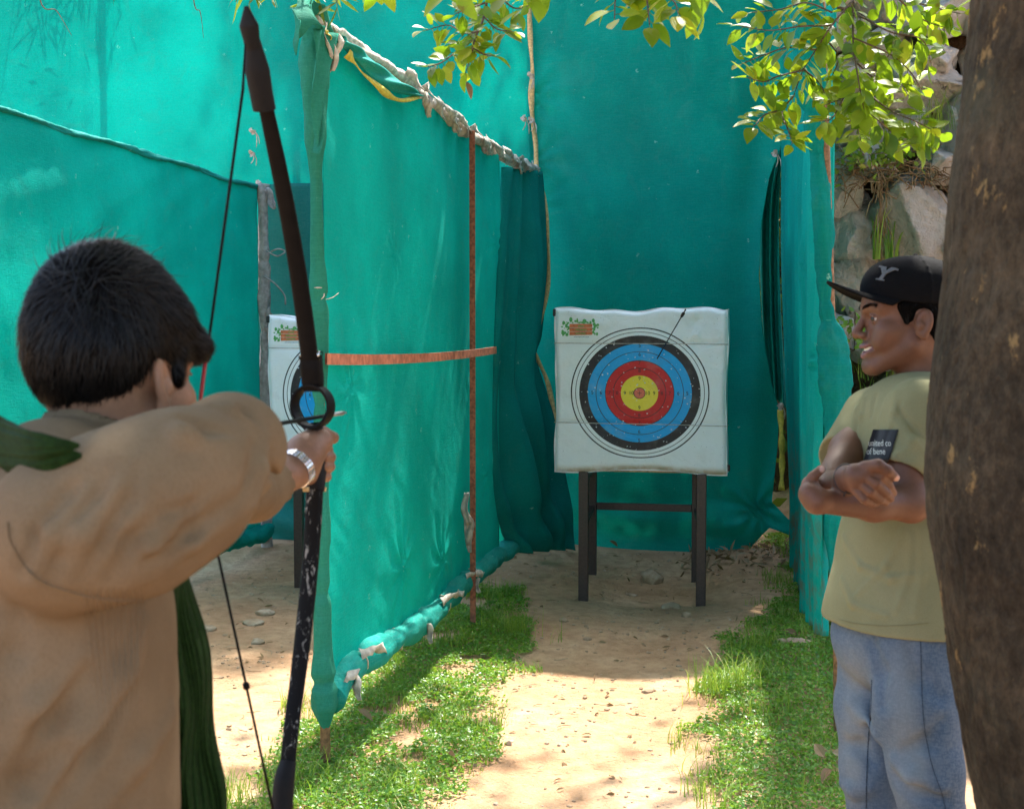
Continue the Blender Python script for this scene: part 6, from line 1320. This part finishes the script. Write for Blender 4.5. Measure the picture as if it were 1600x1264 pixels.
# sleeve and hem stitching read as a fine raised line
# pocket patch with lettering
def on_shirt(V2, S, ox, oy, sx, sy, shx=0., lift=.0016):
    Q = []
    for x, y in V2:
        X_, Y_ = ox + x * sx + shx * y, oy - y * sy; v_ = (Y_ - 671) / 52; u_ = (X_ - 1364 + 16 * v_) / 40; i = min(max(u_ * (nu - 1), 0), nu - 1.001); j = min(max(v_ * (nv - 1), 0), nv - 1.001); a, b = int(i), int(j); fa_2, fb_2 = i - a, j - b
        d = DD[a, b] * (1 - fa_2) * (1 - fb_2) + DD[a + 1, b] * fa_2 * (1 - fb_2) + DD[a, b + 1] * (1 - fa_2) * fb_2 + DD[a + 1, b + 1] * fa_2 * fb_2; Q.append(CP + ray(X_, Y_) * (d - .0030))
    return np.array(Q)
M['patch'] = simple('black_print', (.010, .011, .014), .8, bs=200, bst=.2); M['lettering'] = simple('pale_lettering', (.52, .52, .46), .8); M['emb'] = simple('grey_felt_letter', (.085, .092, .10), .85, bs=120, bst=.3)
mb = MB(); nu, nv = 44, 52; XY = [((1364 - 16 * j / (nv - 1)) + i / (nu - 1) * 40, 671 + j / (nv - 1) * 52) for i in range(nu) for j in range(nv)]
XY = np.array(XY); RR = np.array([ray(x, y) for x, y in XY]); DD = ((T.surfs(XY) - CP) @ CF).reshape(nu, nv)
def flt(D, f): E = np.pad(D, 1, mode='edge'); return f([E[a:a + nu, b:b + nv] for a in (0, 1, 2) for b in (0, 1, 2)], axis=0)
DD = np.minimum(DD, np.median(DD) + .03)
for _ in range(3): DD = flt(DD, np.min)
for _ in range(5): DD = flt(DD, np.mean)
mb.grid((CP + RR * (DD.reshape(-1, 1) - .0015)).reshape(nu, nv, 3)); mb.build('pocket_patch', M['patch'], man)
for body, oy in (('united co', 692.5), ('of bene', 705.5)):
    V2, Ft = text_mesh(body, 1.0); V2 = V2[:, :2]; x0 = V2[:, 0].min(); V2[:, 0] -= x0; ln_ = V2[:, 0].max(); wpx = 35 if 'co' in body else 29
    mb = MB(); sc = wpx / ln_; mb.add(on_shirt(V2, T, 1357 if 'co' in body else 1354, oy, sc, 14., 0, .0085), Ft); mb.build('lettering', M['lettering'], man, False)
# wrist cord
mb = MB(); wq = pd(1325, 748, 2.447); axd = nrm(pd(1340, 745, 2.41) - eF); u_ = nrm(np.cross(axd, (0, 0, 1))); v_ = np.cross(axd, u_)
mb.tube([wq + (u_ * math.cos(a) * .0262 + v_ * math.sin(a) * .0285) + axd * .004 * math.sin(a) for a in np.linspace(0, 2 * math.pi, 30)], .0018, 6); c = wq + v_ * .027 - CF * .012; mb.tube([c, c - CR * .008 + CU * .004, c - CR * .013 - CU * .006], .0013, 5); mb.build('wrist_cord', M['black'], man)
# jeans
Jn = Sdf(); Jn.ell(pd(1402, 1000, 2.73), (.165, .122, .12), .04, Mb)
JL = [([pd(1427, 1010, 2.64), pd(1432, 1110, 2.62), pd(1446, 1200, 2.60), pd(1460, 1290, 2.60), pd(1470, 1400, 2.66), pd(1478, 1620, 2.70)], [.090, .086, .072, .062, .066, .072]), ([pd(1374, 1010, 2.82), pd(1368, 1110, 2.80), pd(1366, 1200, 2.78), pd(1368, 1290, 2.78), pd(1364, 1400, 2.84), pd(1362, 1580, 2.88)], [.090, .086, .070, .056, .060, .068])]
for P_, R_2 in JL: Jn.chain(P_, R_2, .02)
Jn.half((0, 0, .95), (0, 0, 1)); Jn.half((0, 0, .05), (0, 0, -1))
FJ = [([(1330, 1100), (1350, 1115), (1372, 1150)], .006, .03, 1, .002), ([(1322, 1160), (1345, 1165), (1360, 1190)], .006, .03, -1, 0), ([(1400, 1190), (1425, 1215), (1470, 1230)], .008, .03, 1, .002), ([(1398, 1215), (1430, 1238), (1475, 1250)], .007, .03, -1, 0), ([(1318, 1225), (1335, 1235), (1360, 1230)], .006, .03, 1, .002), ([(1420, 1010), (1440, 1060), (1470, 1090)], .006, .03, -1, 0), ([(1360, 1000), (1375, 1050), (1380, 1100)], .005, .03, -1, 0), ([(1470, 1130), (1450, 1160), (1420, 1170)], .006, .03, -1, 0)]
ad = list(folds(Jn, FJ))
for Q, r, k, op in ad: Jn.chain(Q, [r * .3] + [r] * (len(Q) - 2) + [r * .3], k, op)
Jn.post.append(lambda P, D: D + .004 * fbm(P * np.array([8, 8, 10]), 23, 3) + .0012 * fbm(P * 34, 5, 2))
def fadef(V):
    q = proj(V); r = 0
    for x0, y0, sx, sy in ((1412, 1110, 26, 120), (1335, 1090, 22, 100), (1335, 1180, 18, 60), (1430, 1200, 22, 50)): r = r + np.exp(-((q[:, 0] - x0) / sx) ** 2 - ((q[:, 1] - y0) / sy) ** 2)
    return r.clip(0, 1)
t = NT('faded_denim'); fa_ = t.n('ShaderNodeAttribute', attribute_name='fade').outputs['Fac']; n1 = t.noise(9, 4); n2 = t.noise(380, 2, .6, t.co((1, 1, .25))); n3 = t.noise(300, 2, .6, t.co((.3, .3, 1)))
c = t.mix(t.rng(n1, .3, .7), (.055, .088, .135), (.085, .12, .17)); c = t.mix(t.math('MULTIPLY', fa_, .85), c, (.17, .19, .20)); c = t.mix(t.rng(t.math('ADD', n2, n3), .8, 1.25, 0., .22), c, (.26, .30, .34))
M['denim'] = t.done(t.bsdf(c, .88, spec=.2, nm=t.bump(t.math('ADD', n2, n3), .25, .001)))
allp = np.array([q for p_ in Jn.p if p_[3] == 1 for q in (p_[4], p_[5])]); lo, hi = allp.min(0) - .02, allp.max(0) + .02; lo[2] = 0; hi[2] = .98
body_mesh('jeans', Jn, [axis((lo[0], hi[0], .0045)), axis((lo[1], hi[1], .0045)), axis((lo[2], .5, .009), (.5, hi[2], .0045))], M['denim'], man, {'fade': fadef})
def seamline(name, S, pts, r, mat, parent, lift=.0005, n=60):
    Q = curve([np.array([x, y, 0.]) for x, y in pts], n); P_ = S.surfs(Q[:, :2]) - CF * lift; mb = MB(); mb.tube(P_, r, 5); return mb.build(name, mat, parent)
M['seam'] = simple('denim_seam', (.035, .055, .085), .9, bs=300, var=.5); M['seam_o'] = simple('olive_seam', (.17, .15, .065), .9)
seamline('side_seam', Jn, [(1438, 995), (1440, 1060), (1444, 1130), (1455, 1190), (1472, 1240), (1478, 1264)], .0009, M['seam'], man)
seamline('inner_seam', Jn, [(1353, 1262), (1354, 1210), (1357, 1150), (1361, 1100), (1362, 1062)], .0014, M['seam'], man)
seamline('hem_stitch', T, [(1312, 968), (1340, 974), (1380, 977), (1420, 976), (1450, 973)], .0007, M['seam_o'], man)
for a_, an_ in ((bf, legs[0][2]), (bf, legs[1][2])):
    an_ = an_ * np.array([1, 1, 0]) + np.array([0, 0, .055]); Q = Sdf(); Q.cap(an_ - bf * .05, an_ + bf * .18 + np.array([0, 0, -.015]), .05, .042, .02); Q.half((0, 0, .005), (0, 0, -1)); body_mesh('shoe', Q, bbox_axes(an_ - np.array([.3, .3, .06]), an_ + np.array([.3, .3, .1]), .008), M['black'], man)
# hair under the cap
Hm = Sdf(); E = lambda c, r, k=.015, op=1: Hm.ell(hM(*c), r, k, hM.M, op)
E((0, -.022, .035), (.080, .096, .075)); E((0, -.050, -.012), (.068, .062, .062), .03)
for s in (-1, 1): Hm.cap(hM(s * .070, .026, .03), hM(s * .071, .022, -.002), .011, .006, .012); E((s * .084, -.008, -.006), (.020, .024, .036), .006, -1); E((s * .06, .10, .0), (.04, .066, .045), .006, -1)
E((0, .12, .0), (.08, .07, .06), .01, -1); Hm.half(hM(0, -.06, -.066), -hM.u + .35 * hM.f, .008); Hm.post.append(lambda P, D: D + .0015 * fbm(P * 80, 8, 2))
V, F = surface(Hm, bbox_axes(hM.o - .14, hM.o + .14, .0032)); mb = MB(); mb.add(V, F); hr = mb.build('hair', M['hair_root'], man)
mb = MB(); strands(mb, Hm, V[RNG.choice(len(V), 5000)], lambda P: np.tile(-hM.u - .4 * hM.f, (len(P), 1)), 5, .018, -.001, .002, .0006, .3, 7, .35); s_ = mb.build('hair_strands', M['hair'], hr); s_.matrix_parent_inverse = Matrix.Identity(4)
# cap
M['cap'] = simple('black_cotton_cap', (.0032, .0033, .004), .9, bs=260, bst=.4, var=.25, spec=.12)
cm = empty('cap_holder', hM.o, '', '') if False else None
Cs = Sdf(); Cs.ell(hM(0, -.010, .060), (.086, .112, .080), .01, hM.M); Cs.ell(hM(0, .030, .082), (.064, .066, .050), .03, hM.M)
for a in range(3):
    an_ = a * math.pi / 3 + .15; dx, dy = math.cos(an_), math.sin(an_); ring = [hM(dx * .086 * math.cos(b), -.010 + dy * .112 * math.cos(b), .060 + .0805 * math.sin(b)) for b in np.linspace(-.2, math.pi + .2, 16)]; Cs.chain(ring, [.0018] * 16, .004)
Cs.cap(hM(0, -.012, .137), hM(0, -.012, .142), .007, .006, .003)
Cs.half(hM(0, .08, .050), -hM.u + .16 * hM.f * -1 * -1, .003); Cs.ell(hM(0, -.010, .040), (.080, .106, .080), .003, hM.M, -1)
Cs.post.append(lambda P, D: D + .0012 * fbm(P * 22, 18, 2))
V, F = surface(Cs, bbox_axes(hM.o - np.array([.16, .16, .02]), hM.o + np.array([.16, .16, .16]), .0025)); mb = MB(); mb.add(V, F); capo = mb.build('cap', M['cap'], man)
nu, nv = 50, 20; G = np.zeros((nu, nv, 3))
for i in range(nu):
    a = (i / (nu - 1) - .5) * 2 * 1.22
    for j in range(nv):
        v_ = j / (nv - 1); ri, fi = .080 * math.sin(a), -.010 + .108 * math.cos(a); ext = .080 * max(0, math.cos(a * 1.18)) ** .55; r_ = ri * (1 + .04 * v_); f_ = fi + ext * v_; u_2 = .0575 + .030 * v_ * math.cos(a) - 5.6 * r_ ** 2 * (.35 + .65 * v_) + .016 * (f_ - .1) ; G[i, j] = hM(r_, f_, u_2)
mb = MB(); mb.grid(G); br_ = thick(mb.build('brim', M['cap'], capo), .004); br_.matrix_parent_inverse = Matrix.Identity(4)
# letter Y on the cap front
pf_ = Sdf(); pf_.p = list(Cs.p)
V2, Ft = text_mesh('Y', 1.0, True); V2 = V2[:, :2]; V2 = (V2 - V2.mean(0)) / (V2.max(0) - V2.min(0))
bars = [((-.5, .5), (-.16, .5), (.07, .02), (-.08, -.06)), ((.50, .5), (.16, .5), (-.12, -.02), (.08, -.06)), ((-.10, .06), (.10, .06), (.10, -.5), (-.10, -.5)), ((-.24, -.40), (.24, -.40), (.24, -.5), (-.24, -.5)), ((-.56, .5), (-.14, .5), (-.14, .40), (-.56, .40)), ((.14, .5), (.56, .5), (.56, .40), (.14, .40))]
mb = MB(); cY = np.array([1381., 428.])
for q_i, bq in enumerate(bars):
    for s in [0]:
        uu = np.linspace(0, 1, 5); P2 = np.array([[(1 - a) * ((1 - b) * np.array(bq[0]) + b * np.array(bq[1])) + a * ((1 - b) * np.array(bq[3]) + b * np.array(bq[2])) for b in uu] for a in uu]).reshape(-1, 2)
        X = cY[0] + P2[:, 0] * 27 + P2[:, 1] * 15 ; Yq = cY[1] + P2[:, 0] * 5 - P2[:, 1] * 20
        Q = list(pf_.surfs(list(zip(X, Yq))))
        if all(p is not None and np.linalg.norm(p - hM.o) < .3 for p in Q): G = np.array(Q).reshape(5, 5, 3) - CF * (.0024 + .0002 * q_i); mb.grid(G)
if mb.V: e_ = thick(mb.build('letter', M['emb'], capo, False), .002, 1); e_.matrix_parent_inverse = Matrix.Identity(4)
